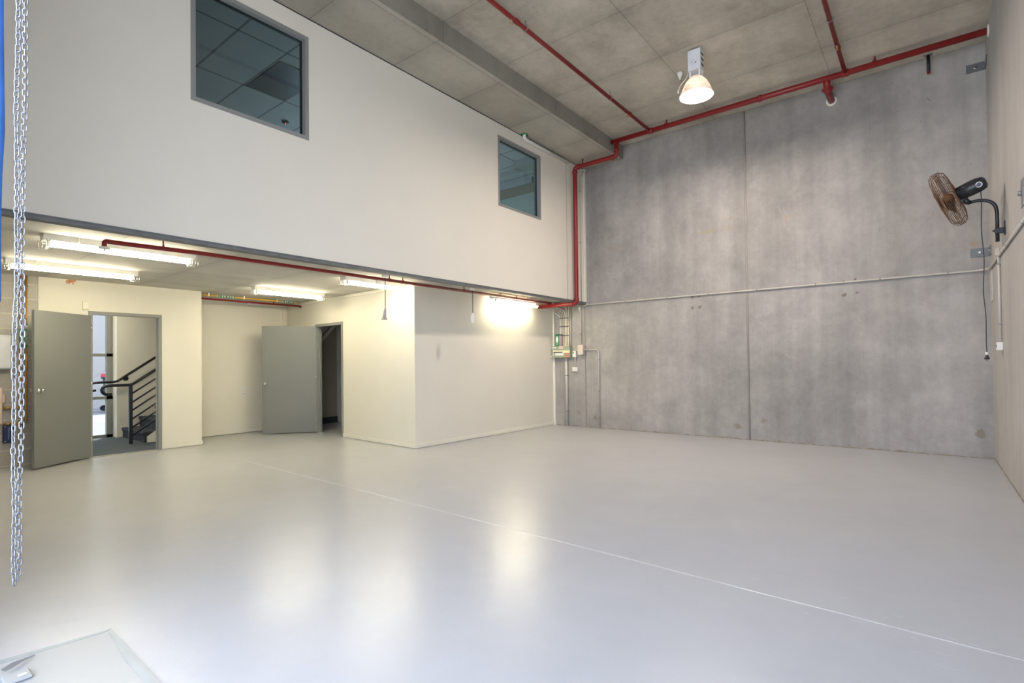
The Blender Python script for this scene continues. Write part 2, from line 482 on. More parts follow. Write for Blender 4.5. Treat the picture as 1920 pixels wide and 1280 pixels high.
    def ring(s, c, ax, R_, r, n=48, k=6):
        ax = Vector(ax).normalized(); u = ax.orthogonal().normalized(); v = ax.cross(u); c = Vector(c)
        return s.tube([c + (u * math.cos(2 * PI * i / n) + v * math.sin(2 * PI * i / n)) * R_ for i in range(n)], r, k, True)
    def build(s, name, mat, parent=None):
        org = Vector((0, 0, 0))
        q = parent
        while q is not None: org += q.location; q = q.parent
        me = bpy.data.meshes.new(name)
        me.from_pydata([tuple(p - org) for p in s.v], [], s.f)
        me.polygons.foreach_set('use_smooth', s.sm); me.polygons.foreach_set('material_index', s.mi)
        for mm in (mat if isinstance(mat, (list, tuple)) else [mat]): me.materials.append(MAT[mm])
        me.update()
        o = bpy.data.objects.new(name, me); COL.objects.link(o); o.parent = parent
        return o


def fillet(pts, rad, n=6):
    pts = [Vector(p) for p in pts]; out = [pts[0]]
    for i in range(1, len(pts) - 1):
        a, b, c = pts[i - 1], pts[i], pts[i + 1]
        d1 = (a - b); d2 = (c - b); r = min(rad, d1.length * .49, d2.length * .49)
        p0 = b + d1.normalized() * r; p1 = b + d2.normalized() * r
        for k in range(n + 1):
            t = k / n; out.append(p0 * (1 - t) ** 2 + b * 2 * t * (1 - t) + p1 * t * t)
    out.append(pts[-1])
    return out


def tag(o, label, cat, group=None, kind=None):
    o['label'] = label; o['category'] = cat
    if group: o['group'] = group
    if kind: o['kind'] = kind
    return o


def thing(name, label, cat, loc, group=None):
    o = bpy.data.objects.new(name, None); COL.objects.link(o); o.location = loc; o.empty_display_size = .1
    return tag(o, label, cat, group)


def struct(name, mb, mat, parent=None):
    o = mb.build(name, mat, parent)
    if parent is None: o['kind'] = 'structure'
    return o


def sroot(name, loc):
    o = bpy.data.objects.new(name, None); COL.objects.link(o); o.location = loc; o['kind'] = 'structure'
    return o


def copy_tree(o, parent=None):
    c = o.copy(); COL.objects.link(c); c.parent = parent
    for ch in list(o.children): copy_tree(ch, c)
    return c


def plain_label(o, t): o['label'] = t; return o


def wall_yz(mb, x0, x1, y0, y1, z0, z1, holes):
    """slab between x0,x1 spanning y,z with rectangular holes (ya,yb,za,zb) sorted by y"""
    cur = y0
    for ya, yb, za, zb in sorted(holes):
        if ya > cur: mb.box(x0, x1, cur, ya, z0, z1)
        if za > z0: mb.box(x0, x1, ya, yb, z0, za)
        if zb < z1: mb.box(x0, x1, ya, yb, zb, z1)
        cur = yb
    if cur < y1: mb.box(x0, x1, cur, y1, z0, z1)
    return mb


# ================================================================== THE SETTING
# floor
struct('floor', MB().box(-10.3, RGT + .2, -0.3, FAR + .1, -0.2, 0), 'floor_paint')
struct('floor_hall', MB().box(-12.1, -9.44, -1.4, 3.64, -0.2, 0.004).box(-12.1, -10.3, 3.64, FAR + .1, -.2, .004), 'carpet')
struct('floor_outside', MB().box(-40, -12.1, -14, 24, -0.2, -0.03), 'pavement')
struct('ground_outside', MB().box(-16, 16, -30, -0.3, -0.2, -0.02), 'apron')

# far wall: precast panels with open joints, sealant behind
J1, J2 = -5.283, -2.268
fw_ = MB()
fw_.box(-12.2, J1 - .013, FAR, FAR + .2, -.2, 5.7); fw_.box(J1 + .013, J2 - .015, FAR, FAR + .2, -.2, 5.7)
fw_.box(J2 + .015, RGT + .3, FAR, FAR + .2, -.2, 5.7)
struct('wall_far', fw_, 'concrete_far')
struct('trim_1', MB().box(J1 - .013, J1 + .013, FAR + .012, FAR + .1, 0, 5.4), 'sealant')
struct('trim_2', MB().box(J2 - .015, J2 + .015, FAR + .012, FAR + .1, 0, 5.4).tube([(J2 + .004, FAR + .010, 0), (J2 + .004, FAR + .010, 5.35)], .008, 8), 'sealant')
# ragged grout line where slab meets wall
gr = MB()
x = -5.95
while x < RGT - .02:
    L = random.uniform(.03, .13)
    gr.bevbox(x, min(x + L, RGT), FAR - random.uniform(.006, .022), FAR + .01, 0, random.uniform(.006, .020), .003)
    x += L * random.uniform(.8, 1.3)
plain('grout', (0.30, 0.26, 0.20), 0.85, var=.4, vscale=9)
struct('trim_3', gr, 'grout')

# right wall
struct('wall_right', MB().box(RGT, RGT + .2, -0.35, FAR + .2, -.2, 5.7), 'concrete_right')
struct('trim_4', MB().box(RGT - .006, RGT, 4.5, FAR, 0, .015), 'grout')

# main ceiling, lower strip over the mezzanine side, beam face
struct('ceiling', MB().box(BEAM, RGT + .2, -0.35, FAR + .2, HC, HC + .25), 'concrete_ceiling')
struct('ceiling_strip', MB().box(MEZ - .1, BEAM - .012, -0.35, FAR + .1, HS, HC + .25), 'concrete_strip')
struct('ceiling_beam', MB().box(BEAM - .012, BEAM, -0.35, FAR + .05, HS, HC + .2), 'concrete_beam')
struct('roof', MB().box(-12.3, RGT + .3, -0.4, FAR + .3, 5.6, 5.8), 'apron')

# front wall around the roller door opening (behind the camera)
fr = MB().box(-12.2, -3.25, -.36, -.12, -.2, 5.7).box(-3.25, RGT + .2, -.36, -.12, 4.6, 5.7)
struct('wall_front', fr, 'concrete_right')

# mezzanine wall with two windows
WIN = [(1.945, 3.118, 3.737, 4.872), (6.350, 7.515, 3.765, 4.888)]
mz = wall_yz(MB(), MEZ - .13, MEZ, -.12, FAR, ZB, HS + .05, WIN)
struct('wall_mezzanine', mz, 'cream_paint')
# dark strip standing in for a shadow gap under slab line, steel edge angle at the bottom, vertical trims beside the fire pipe
struct('trim_5', MB().box(MEZ - .10, MEZ + .006, -.12, FAR, HS - .012, HS - .002), 'dark_steel')
struct('trim_6', MB().box(MEZ - .09, MEZ + .004, -.12, FAR - .01, ZB - .042, ZB).box(MEZ - .02, MEZ + .010, -.12, FAR - .01, ZB - .012, ZB - .003), 'edge_steel')
struct('trim_7', MB().box(MEZ, MEZ + .012, 8.325, 8.345, ZB, HS - .012), 'conduit_grey')
struct('trim_8', MB().box(MEZ, MEZ + .014, 8.97, FAR, ZB, HS - .012), 'white_trim')

# lower ceiling under the mezzanine
struct('ceiling_lower', MB().box(LEFT - .1, MEZ - .09, -.12, FAR, ZS, ZS + .12).box(-10.46, LEFT - .1, 3.52, FAR, ZS, ZS + .12), 'concrete_soffit')
struct('trim_9', MB().box(-5.60, MEZ - .09, -.12, FAR, ZS - .012, ZS), 'concrete_soffit')

# plasterboard box walls
P1 = Vector((-6.112, 5.352, 0)); P2 = Vector((-6.03, FAR, 0)); P0 = Vector((BACK, 5.60, 0))


def on_store(x):  # y of the store wall face at x
    t = (x - P1.x) / (P0.x - P1.x)
    return P1.y + (P0.y - P1.y) * t


D2A, D2B, D2H = -9.135, -8.150, 2.050     # outer faces of the second door's frame
CT = ZS
struct('wall_box', MB().prism([(P1.x, P1.y), (P2.x, P2.y), (P2.x - .1, P2.y), (P1.x - .1, P1.y + .09)], 0, CT), 'cream_paint')
st = MB()
for xa, xb, za, zb in ((P1.x, D2B, 0, CT), (D2B, D2A, D2H, CT), (D2A, P0.x - .1, 0, CT)):
    st.prism([(xa - (0.0 if xa != P1.x else 0.0), on_store(xa)), (xa if xa != P1.x else xa - .1, on_store(xa) + .09), (xb, on_store(xb) + .09), (xb, on_store(xb))], za, zb)
struct('wall_store', st, 'cream_paint')
struct('wall_recess', MB().box(BACK - .1, BACK, 3.64, 5.72, 0, ZS), 'cream_paint')
struct('wall_return', MB().box(BACK - .1, LEFT - .1, 3.52, 3.612, 0, ZS), 'cream_paint')

D1A, D1B, D1H = 2.125, 3.038, 2.090
lf = wall_yz(MB(), LEFT - .10, LEFT, 1.590, 3.612, 0, ZS, [(D1A + .01, D1B - .01, 0, D1H - .01)])
struct('wall_left', lf, 'cream_paint')
struct('wall_blocks', MB().box(LEFT - .2, LEFT - .012, -.12, 1.60, 0, ZS), 'blockwork')

# skirtings and cornice beads


def strip(name, a, b, t, z0, z1, mat='white_trim'):
    a = Vector(a); b = Vector(b); d = (b - a).normalized(); n = Vector((d.y, -d.x, 0))
    p = [a, b, b + n * t, a + n * t]
    return struct(name, MB().slab([(q.x, q.y, z0) for q in p] + [], (0, 0, z1 - z0)), mat)


strip('baseboard_box', (P1.x, P1.y, 0), (P2.x, P2.y - .01, 0), .014, .006, .062)
strip('baseboard_store', (D2B, on_store(D2B), 0), (P1.x + .013, P1.y, 0), .014, .006, .062)
strip('baseboard_recess', (BACK, 3.62, 0), (BACK, 5.60, 0), .014, .006, .062)
strip('baseboard_left', (LEFT, D1B, 0), (LEFT, 3.625, 0), .016, .008, .070)
strip('trim_10', (P1.x, P1.y, 0), (P2.x, P2.y, 0), .022, ZS - .055, ZS - .012)
strip('trim_11', (P0.x, P0.y, 0), (P1.x, P1.y, 0), .022, ZS - .055, ZS - .012)
struct('trim_12', MB().box(-6.045, -5.995, FAR - .035, FAR - .001, 0, 2.42), 'white_trim')
struct('trim_13', MB().box(BACK, BACK + .03, 5.50, 5.53, .06, ZS), 'white_trim')

# ---- stair hall behind the first door
hw = MB()
hw.box(HALLX - .3, HALLX, 3.05, FAR, 0, 5.6)                  # wall beside the stairs
hw.box(HALLX - .3, HALLW + .05, -1.4, 3.05, 2.62, 5.6)
hw.box(-12.1, -9.45, -1.5, -1.35, 0, 2.8)
struct('wall_hall', hw, 'cream_paint')
struct('ceiling_hall', MB().box(-12.0, LEFT - .1, -1.4, 3.3, 2.62, 2.72), 'cream_paint')

# ---- store room seen through the second door
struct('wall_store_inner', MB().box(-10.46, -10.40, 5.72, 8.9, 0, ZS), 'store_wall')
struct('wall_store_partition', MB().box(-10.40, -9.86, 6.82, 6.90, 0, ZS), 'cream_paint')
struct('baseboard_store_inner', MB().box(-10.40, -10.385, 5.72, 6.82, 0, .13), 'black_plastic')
a = px(603, 640, 0, -10.38); b = px(628, 612, 0, -10.38)
dd = (b - a).normalized(); nn = Vector((0, -dd.z, dd.y))
a2 = a - dd * .8; b2 = b + dd * .25
struct('trim_14', MB().slab([a2, b2, b2 + nn * .07, a2 + nn * .07], (.035, 0, 0)).slab([a2 + nn * .10, b2 + nn * .10, b2 + nn * .75, a2 + nn * .75], (.02, 0, 0)), 'cream_paint')

# ---- office behind the mezzanine windows
of = MB()
of.box(-10.0, -9.9, 0, FAR, 2.6, 5.6)
of.box(-10.0, MEZ - .13, -.10, 0, 2.6, 5.6)
struct('wall_office', of, 'office_wall')
struct('wall_office_end', MB().box(-9.9, MEZ - .13, FAR - .02, FAR - .004, 2.62, 5.3), 'office_wall')
struct('ceiling_office', MB().box(-9.9, MEZ - .13, 0, FAR - .02, OFZ, OFZ + .05), 'ceiling_tile')
struct('floor_office', MB().box(-9.9, MEZ - .13, 0, FAR - .02, 2.62, 2.66), 'office_carpet')

# ---- windows of the mezzanine
for i, (ya, yb, za, zb) in enumerate(WIN):
    r = sroot('window_%d' % (i + 1), (MEZ, (ya + yb) / 2, za))
    t = .042
    f = MB()
    for bx in ((ya, ya + t, za, zb), (yb - t, yb, za, zb), (ya + t, yb - t, za, za + t), (ya + t, yb - t, zb - t, zb)):
        f.box(MEZ - .11, MEZ + .004, *bx)
    f.build('window_frame', 'frame_grey', r)
    g_ = MB()
    for bx in ((ya + t, ya + t + .012, za + t, zb - t), (yb - t - .012, yb - t, za + t, zb - t), (ya + t, yb - t, za + t, za + t + .012), (ya + t, yb - t, zb - t - .012, zb - t)):
        g_.box(MEZ - .075, MEZ - .055, *bx)
    g_.build('gasket', 'black_plastic', r)
    MB().box(MEZ - .067, MEZ - .061, ya + t, yb - t, za + t, zb - t).build('window_pane', 'window_glass', r)

# ---- hall window wall onto the yard
r = sroot('window_3', (HALLW, 1.5, 0))
f = MB(); y0, y1 = -1.3, 3.05
for ya in (y1 - .10, 1.93, .85, -.25, -1.3): f.box(HALLW - .03, HALLW + .05, ya, ya + .075, 0, 2.62)
f.box(HALLW - .03, HALLW + .05, y1 - .03, y1 + .10, 0, 2.62)
for z in (0, .70, 1.48, 2.56): f.box(HALLW - .03, HALLW + .05, y0, y1, z, z + .055)
f.build('window_frame', 'frame_grey', r)
MB().box(HALLW + .005, HALLW + .011, y0, y1, .03, 2.6).build('window_pane', 'dimming_glass', r)
struct('trim_15', MB().box(HALLW + .05, HALLX + .004, 3.045, 3.075, 0, 2.6), 'white_trim')

# ---- doors


def jamb_y(mb, x0, x1, ya, yb, h, t):
    mb.box(x0, x1, ya, ya + t, 0, h); mb.box(x0, x1, yb - t, yb, 0, h); mb.box(x0, x1, ya + t, yb - t, h - t, h)


def knob_part(mb, c, n, flip=1):
    n = Vector(n).normalized()
    mb.lathe([(.030, 0), (.030, .006), (.012, .010), (.011, .030), (.020, .036), (.027, .048), (.026, .062), (.016, .070)], c, n, 24)


d1 = sroot('door_1', (LEFT, (D1A + D1B) / 2, 0))
f = MB(); jamb_y(f, LEFT - .115, LEFT + .012, D1A, D1B, D1H, .045)
f.box(LEFT - .07, LEFT - .04, D1A + .045, D1A + .06, 0, D1H - .045).box(LEFT - .07, LEFT - .04, D1B - .06, D1B - .045, 0, D1H - .045)
f.build('door_frame', 'frame_grey', d1)
hz = Vector((LEFT + .006, D1A + .040, 0)); fe = px(64, 882, 2, 0.0); fe = Vector((-8.837, 1.466, 0))
ldir = (fe - hz).normalized(); W = (fe - hz).length; ln = Vector((-ldir.y, ldir.x, 0))   # normal, pointing into the leaf thickness
if ln.x < 0: ln = -ln
# the visible face is the one turned to the camera (+x side)
q = [hz, fe, fe - ln * .037, hz - ln * .037]
leaf = MB().slab([(p.x, p.y, .022) for p in q], (0, 0, 2.004)).build('door_leaf', 'door_grey', d1)
kc = hz + ldir * (W - .068); kc = Vector((kc.x, kc.y, 1.0))
k = MB(); knob_part(k, kc, ln); knob_part(k, kc - ln * .037, -ln); k.build('door_knob', 'chrome', leaf)
hg = MB()
for z in (.2, 1.0, 1.8): hg.cyl((hz.x + .004, hz.y - .004, z), (hz.x + .004, hz.y - .004, z + .1), .007, 10)
hg.build('hinge', 'chrome', leaf)
MB().box(LEFT - .05, LEFT - .03, D1B - .0465, D1B - .043, .95, 1.03).build('strike_plate', 'chrome', d1)
struct('trim_16', MB().box(LEFT - .06, LEFT + .004, D1A + .045, D1B - .045, 0, .008), 'sealant')

d2 = sroot('door_2', ((D2A + D2B) / 2, 5.45, 0))
f = MB(); t = .05


def post2(mb, xa, xb, z0, z1, o0=-.012, o1=.105):
    mb.slab([(xa, on_store(xa) + o0, z0), (xb, on_store(xb) + o0, z0), (xb, on_store(xb) + o1, z0), (xa, on_store(xa) + o1, z0)], (0, 0, z1 - z0))


post2(f, D2A, D2A + t, 0, D2H); post2(f, D2B - t, D2B, 0, D2H); post2(f, D2A + t, D2B - t, D2H - t, D2H)
post2(f, D2A + t, D2A + t + .015, 0, D2H - t, .05, .08); post2(f, D2B - t - .015, D2B - t, 0, D2H - t, .05, .08)
f.build('door_frame', 'frame_grey', d2)
hz = Vector((D2A + .035, on_store(D2A + .035) - .010, 0)); fe = Vector((-9.69, 4.775, 0))
ldir = (fe - hz).normalized(); W = (fe - hz).length; ln = Vector((-ldir.y, ldir.x, 0))
if ln.y > 0: ln = -ln
q = [hz, fe, fe - ln * .037, hz - ln * .037]
leaf = MB().slab([(p.x, p.y, .018) for p in q], (0, 0, 2.0)).build('door_leaf', 'door_grey', d2)
kc = hz + ldir * (W - .065); kc = Vector((kc.x, kc.y, .945))
k = MB(); knob_part(k, kc, ln); knob_part(k, kc - ln * .037, -ln); k.build('door_knob', 'chrome', leaf)
hg = MB()
for z in (.2, 1.0, 1.8): hg.cyl((hz.x + .006, hz.y - .004, z), (hz.x + .006, hz.y - .004, z + .1), .007, 10)
hg.build('hinge', 'chrome', leaf)

# ================================================================== STAIR AND RAILS IN THE HALL
stn = thing('staircase', 'dark carpeted stairs rising beyond the left doorway beside a white stringer', 'stairs', (-11.0, 3.13, 0))
RISE, GO = .183, .262
sb = MB()
for k in range(9):
    y = 3.13 + k * GO; z = (k + 1) * RISE
    sb.bevbox(-11.555, -10.42, y - .02, y + GO, z - .06, z, .012)
    sb.box(-11.555, -10.42, y, y + GO, max(0, z - RISE - .05), z - .05)
sb.build('tread_run', 'stair_carpet', stn)
s0 = 3.16
MB().slab([(-10.42, s0, .004), (-10.42, s0, .10), (-10.42, s0 + .36, .10 + .36 * .70), (-10.42, s0 + .36, .004)], (.03, 0, 0)).build('stringer', 'cream_paint', stn)

SL = RISE / GO
bx_ = -10.45
bal = thing('stair_balustrade', 'black steel stair balustrade with sloping bars and hooked end, seen through the left doorway', 'railing', (bx_, 2.94, 0))
MB().bevbox(bx_ - .025, bx_ + .025, 2.915, 2.965, .004, .985, .003).build('post', 'black_steel', bal)
hk = px(190, 730, 0, bx_)
pts = fillet([(bx_, 2.77, .875), (bx_, 2.60, .850), (bx_, 2.545, .99), (bx_, 2.94, .985), (bx_, 3.85, .985 + .91 * SL)], .065, 8)
pts = [(bx_, 2.68, .842), (bx_, 2.635, .838), (bx_, 2.59, .850), (bx_, 2.558, .880), (bx_, 2.548, .918), (bx_, 2.563, .955), (bx_, 2.60, .980), (bx_, 2.66, .988), (bx_, 2.92, .985), (bx_, 2.97, 1.0), (bx_, 3.85, 1.0 + .88 * SL)]
MB().tube(pts, .025, 12).build('handrail', 'black_steel', bal)
for k, v0 in enumerate((739, 755.5, 770.7, 787, 803, 818)):
    zz = px(247, v0 - 1, 0, bx_).z
    MB().tube([(bx_, 2.94, zz - .01), (bx_, 3.85, zz - .01 + .91 * SL)], .0140, 10).build('rail_bar', 'black_steel', bal)

wr = thing('wall_handrail', 'black wall handrail with hooked end on the hall wall behind the balustrade', 'handrail', (-11.5, 3.0, 1.0))
wx = -11.50
pts = [(wx, 2.72, .882), (wx, 2.69, .872), (wx, 2.655, .882), (wx, 2.632, .915), (wx, 2.63, .955), (wx, 2.648, .99), (wx, 2.69, 1.01), (wx, 2.75, 1.015), (wx, 2.99, 1.018), (wx, 3.04, 1.035), (wx, 4.2, 1.035 + 1.16 * SL * 1.03)]
MB().tube(pts, .022, 12).build('rail', 'black_steel', wr)
for yy in (3.18, 4.05):
    zr = 1.035 + (yy - 3.04) * SL * 1.03
    MB().lathe([(.045, 0), (.045, .008)], (HALLX, yy, zr - .06), (1, 0, 0), 20).tube([(HALLX, yy, zr - .06), (wx, yy, zr - .06), (wx, yy, zr)], .008, 8).build('bracket', 'black_steel', wr)

hb = thing('hall_batten_light', 'slim ceiling light inside the stair hall', 'light', (-10.9, 2.2, 2.57))
MB().bevbox(-10.95, -10.85, 1.6, 2.8, 2.57, 2.62, .004).build('housing', 'plastic_white', hb)
MB().bevbox(-10.94, -10.86, 1.62, 2.78, 2.552, 2.569, .006).build('diffuser', 'hall_glow', hb)

# ---- yard outside
ya_ = MB().box(-21.2, -21.0, -8, 16, -.05, 6.0)
bd = thing('neighbouring_building', 'white rendered building across the paved yard', 'building', (-21, 4, 0))
ya_.build('wall', 'outside_white', bd)
for (a_, b_, c_, d_) in ((2.9, 4.12, .1, 2.1), (2.9, 4.12, 2.3, 4.6)):
    wf = MB()
    for bb in ((a_, a_ + .07, c_, d_), (b_ - .07, b_, c_, d_), (a_, b_, c_, c_ + .07), (a_, b_, d_ - .07, d_)): wf.box(-21.0, -20.9, *bb)
    wf.build('window_frame', 'outside_white', bd)
    MB().box(-21.0, -20.95, a_, b_, c_, d_).build('window_pane', 'navy_rib', bd)
MB().box(-21.0, -20.85, 4.14, 4.26, 0, 6).build('downpipe', 'outside_white', bd)
wb_ = thing('wheelie_bin', 'dark green wheelie bin with red lid in the yard beyond the hall window', 'bin', (-18.9, 4.95, -.03))
bc = Vector((-18.9, 4.98, -.03))
bm_ = MB()
bm_._add([(bc.x - .22, bc.y - .22, .05), (bc.x + .22, bc.y - .22, .05), (bc.x + .22, bc.y + .22, .05), (bc.x - .22, bc.y + .22, .05),
          (bc.x - .29, bc.y - .28, .98), (bc.x + .29, bc.y - .28, .98), (bc.x + .29, bc.y + .28, .98), (bc.x - .29, bc.y + .28, .98)],
         [(0, 3, 2, 1), (4, 5, 6, 7), (0, 1, 5, 4), (1, 2, 6, 5), (2, 3, 7, 6), (3, 0, 4, 7)])
bm_.box(bc.x - .31, bc.x + .31, bc.y - .31, bc.y + .31, .93, .99)
bm_.build('bin_body', 'bin_green', wb_)
MB().slab([(bc.x - .31, bc.y - .33, .99), (bc.x - .31, bc.y + .31, .99), (bc.x - .31, bc.y + .25, 1.06), (bc.x - .31, bc.y - .30, 1.09)], (.62, 0, 0)).build('bin_lid', 'bin_red', wb_)
for sx in (-.26, .22):
    MB().cyl((bc.x + sx, bc.y - .27, .07), (bc.x + sx + .05, bc.y - .27, .07), .085, 20).build('wheel', 'black_plastic', wb_)

# ================================================================== FIRE SPRINKLER PIPES
PY = 8.53


def elbow(mb, p, r):
    mb.lathe([(r * .6, -r * .9), (r, -r * .5), (r * 1.08, 0), (r, r * .5), (r * .6, r * .9)], p, (0, 0, 1), 16)


def collars(parent, lst, mat='red_pipe', name='coupling'):
    for a_ in lst:
        q_ = MB(); collar(q_, *a_); q_.build(name, mat, parent)


def collar(mb, p, ax, r, l=.05):
    mb.lathe([(r, -l / 2), (r * 1.22, -l / 2 + .005), (r * 1.22, l / 2 - .005), (r, l / 2)], p, ax, 16)


zl = px(1112, 295, 1, PY).z
fm = thing('fire_main_pipe', 'large red fire main pipe running below the concrete ceiling and down the cream wall', 'pipe', (0, PY, HC))
ZP = 5.232
MB().tube([(-4.40, PY, ZP), (RGT - .001, PY, ZP)], .041, 16).build('ceiling_run', 'red_pipe', fm)
pts = fillet([(-4.30, PY, ZP), (-4.30, PY, 4.96), (-5.172, PY, 4.96), (-5.172, PY, 2.385), (-6.05, PY, 2.385)], .07, 6)
MB().tube(pts, .041, 16).build('drop_run', 'red_pipe', fm)
collars(fm, [((-4.30, PY, 5.07), (0, 0, 1), .041), ((-4.39, PY, 4.96), (1, 0, 0), .041),
             ((-5.09, PY, 4.96), (1, 0, 0), .041), ((-5.172, PY, 4.87), (0, 0, 1), .041),
             ((-5.172, PY, 2.47), (0, 0, 1), .041), ((-5.26, PY, 2.385), (1, 0, 0), .041),
             ((px(1425, 183, 1, PY).x, PY, ZP), (1, 0, 0), .041, .06), ((-3.66, PY, ZP), (1, 0, 0), .041, .09), ((-.82, PY, ZP), (1, 0, 0), .041, .09)])
for uu, vv in ((1250, 228), (1640, 106)):
    xx = px(uu, vv, 1, PY).x
    MB().tube([(xx, PY, ZP + .03), (xx, PY, HC)], .012, 8).box(xx - .02, xx + .02, PY - .045, PY + .045, ZP + .036, ZP + .045).build('hanger', 'red_pipe', fm)
xx = px(1052, 293, 1, PY).x
MB().tube([(-5.0, PY, 4.99), (-5.0, PY, HS)], .012, 8).build('hanger', 'red_pipe', fm)
sx = -1.045
pb = MB().tube([(sx, PY, ZP), (sx, PY + .06, ZP - .10), (sx, FAR - .02, ZP - .13)], .045, 14)
collar(pb, (sx, PY + .13, ZP - .104), (0, 1, -.07), .045, .05)
pb.box(sx - .07, sx + .07, PY + .10, PY + .12, ZP - .125, ZP - .085)
pb.build('branch_to_wall', 'red_pipe', fm)
MB().lathe([(.075, 0), (.070, .012), (.050, .016)], (sx, FAR, ZP - .13), (0, -1, 0), 20).build('wall_collar', 'white_trim', fm)
MB().lathe([(.075, 0), (.065, .015), (.043, .02)], (RGT, PY, ZP), (-1, 0, 0), 20).build('wall_collar', 'white_trim', fm)


def head(mb, p, up=False):
    s_ = 1 if up else -1
    mb.lathe([(.013, 0), (.013, .02), (.008, .022), (.006, .045)], p, (0, 0, s_), 10)
    mb.tube([(p[0] - .012, p[1], p[2] + s_ * .018), (p[0] - .014, p[1], p[2] + s_ * .04), (p[0], p[1], p[2] + s_ * .055), (p[0] + .014, p[1], p[2] + s_ * .04), (p[0] + .012, p[1], p[2] + s_ * .018)], .003, 6)
    mb.lathe([(.016, .054), (.016, .057)], p, (0, 0, s_), 12)


for X0, hd, hgs, lab in ((-3.66, [(959, 38), (1176, 214)], [(985, 45), (1144, 180)], 'thin red sprinkler pipe on the ceiling nearest the concrete beam'),
                         (-.82, [(1569, 88)], [(1556, 35)], 'thin red sprinkler pipe on the ceiling to the right of the hanging lamp')):
    t_ = thing('sprinkler_pipe', lab, 'pipe', (X0, PY, ZP), 'sprinkler pipes across the main ceiling')
    MB().tube([(X0, -.1, ZP), (X0, PY - .03, ZP)], .026, 14).build('pipe_run', 'red_pipe', t_)
    collars(t_, [((X0, px(uu, vv, 0, X0).y + .1, ZP), (0, 1, 0), .026, .07) for uu, vv in hd])
    for uu, vv in hd:
        yy = px(uu, vv, 0, X0).y
        hm = MB(); head(hm, (X0, yy, ZP - .024)); hm.build('sprinkler_head', 'brass', t_)
    for uu, vv in hgs:
        yy = px(uu, vv, 0, X0).y
        MB().tube([(X0, yy, ZP + .03), (X0, yy, HC)], .006, 8).ring((X0, yy, ZP + .01), (0, 1, 0), .034, .005, 20).build('hanger', 'galvanised', t_)

t_ = thing('sprinkler_pipe', 'thin red sprinkler pipe under the lower ceiling along the wall edge', 'pipe', (-5.6, 5, 2.40))
LX = -5.735
MB().tube(fillet([(-5.82, 1.44, 2.385), (-5.82, 1.44, 2.435), (-5.81, 1.50, 2.43), (LX, 2.2, 2.43), (LX, PY - .03, 2.43)], .03, 4), .021, 12).build('pipe_run', 'red_pipe', t_)
hm = MB(); head(hm, (-5.82, 1.44, 2.382)); hm.lathe([(.045, 0), (.042, .012), (.02, .016)], (-5.82, 1.44, 2.375), (0, 0, -1), 20)
hm.build('sprinkler_head', 'sprinkler_cup', t_)
for uu, vv in ((306, 465), (730, 523), (755, 528), (870, 546), (968, 558)):
    yy = px(uu, vv, 0, LX).y
    MB().tube([(LX, yy, 2.445), (LX, yy, ZS)], .007, 8).ring((LX, yy, 2.435), (0, 1, 0), .026, .004, 16).build('hanger', 'red_pipe', t_)
for uu, vv in ((706, 530), (963, 565)):
    yy = px(uu, vv, 0, LX).y
    hm = MB(); head(hm, (LX, yy, 2.408)); hm.build('sprinkler_head', 'sprinkler_cup', t_)

# pipes in the recess
RX = -9.72
za_ = px(376, 562, 0, RX).z; yb_ = on_store(RX)
zr_ = px(450, 565, 0, RX).z
t_ = thing('sprinkler_pipe', 'thin red pipe crossing the recess above the open grey door', 'pipe', (RX, 4.6, zr_))
MB().tube([(RX, 3.612, zr_), (RX, yb_, zr_)], .017, 12).build('pipe_run', 'red_pipe', t_)
yy = px(466, 570, 0, RX).y; hm = MB(); head(hm, (RX, yy, zr_ - .015)); hm.lathe([(.03, .01), (.034, .03), (.03, .032)], (RX, yy, zr_ - .015), (0, 0, -1), 16, False, False); hm.build('sprinkler_head', 'sprinkler_cup', t_)
yy = px(513, 566, 0, RX).y; MB().tube([(RX, yy, zr_), (RX, yy, ZS)], .008, 8).build('hanger', 'red_pipe', t_)
MB().lathe([(.035, 0), (.035, .006)], (RX, yb_, zr_), (0, -1, 0), 16).build('wall_flange', 'red_pipe', t_)
YX = -9.47
zy = 2.478
t_ = thing('yellow_pipe', 'yellow gas pipe under the lower ceiling of the recess, above the red pipe', 'pipe', (YX, 4.5, zy))
ye_ = px(557, 565, 0, YX).y
MB().tube([(YX, 3.40, zy), (YX, ye_, zy)], .014, 12).build('pipe_run', 'yellow_pipe', t_)
for uu, ww in ((391, .022), (457, .022), (519, .022)):
    yy = px(uu, 550, 0, YX).y
    MB().box(YX - .018, YX + .018, yy - .008, yy + .008, zy - .018, ZS).build('pipe_clip', 'sprinkler_cup', t_)
for ua, ub in ((406, 442), (529, 553)):
    y_a, y_b = px(ua, 552, 0, YX).y, px(ub, 560, 0, YX).y
    lb = MB().tube([(YX, y_a, zy), (YX, y_b, zy)], .0155, 12).build('label_band', 'label_white', t_)
    q = MB(); yy = y_a + .02
    while yy < y_b - .03:
        L = random.uniform(.012, .04); q.tube([(YX, yy, zy), (YX, min(yy + L, y_b), zy)], .016, 10); yy += L + random.uniform(.012, .03)
    q.build('label_lettering', 'label_green', lb)
MB().cyl((YX, ye_ - .01, zy), (YX, ye_ + .03, zy), .020, 10).tube([(YX, ye_ + .01, zy), (YX, ye_ + .01, zy - .03)], .006, 6).build('valve', 'brass', t_)

# ================================================================== FLUORESCENT BATTENS


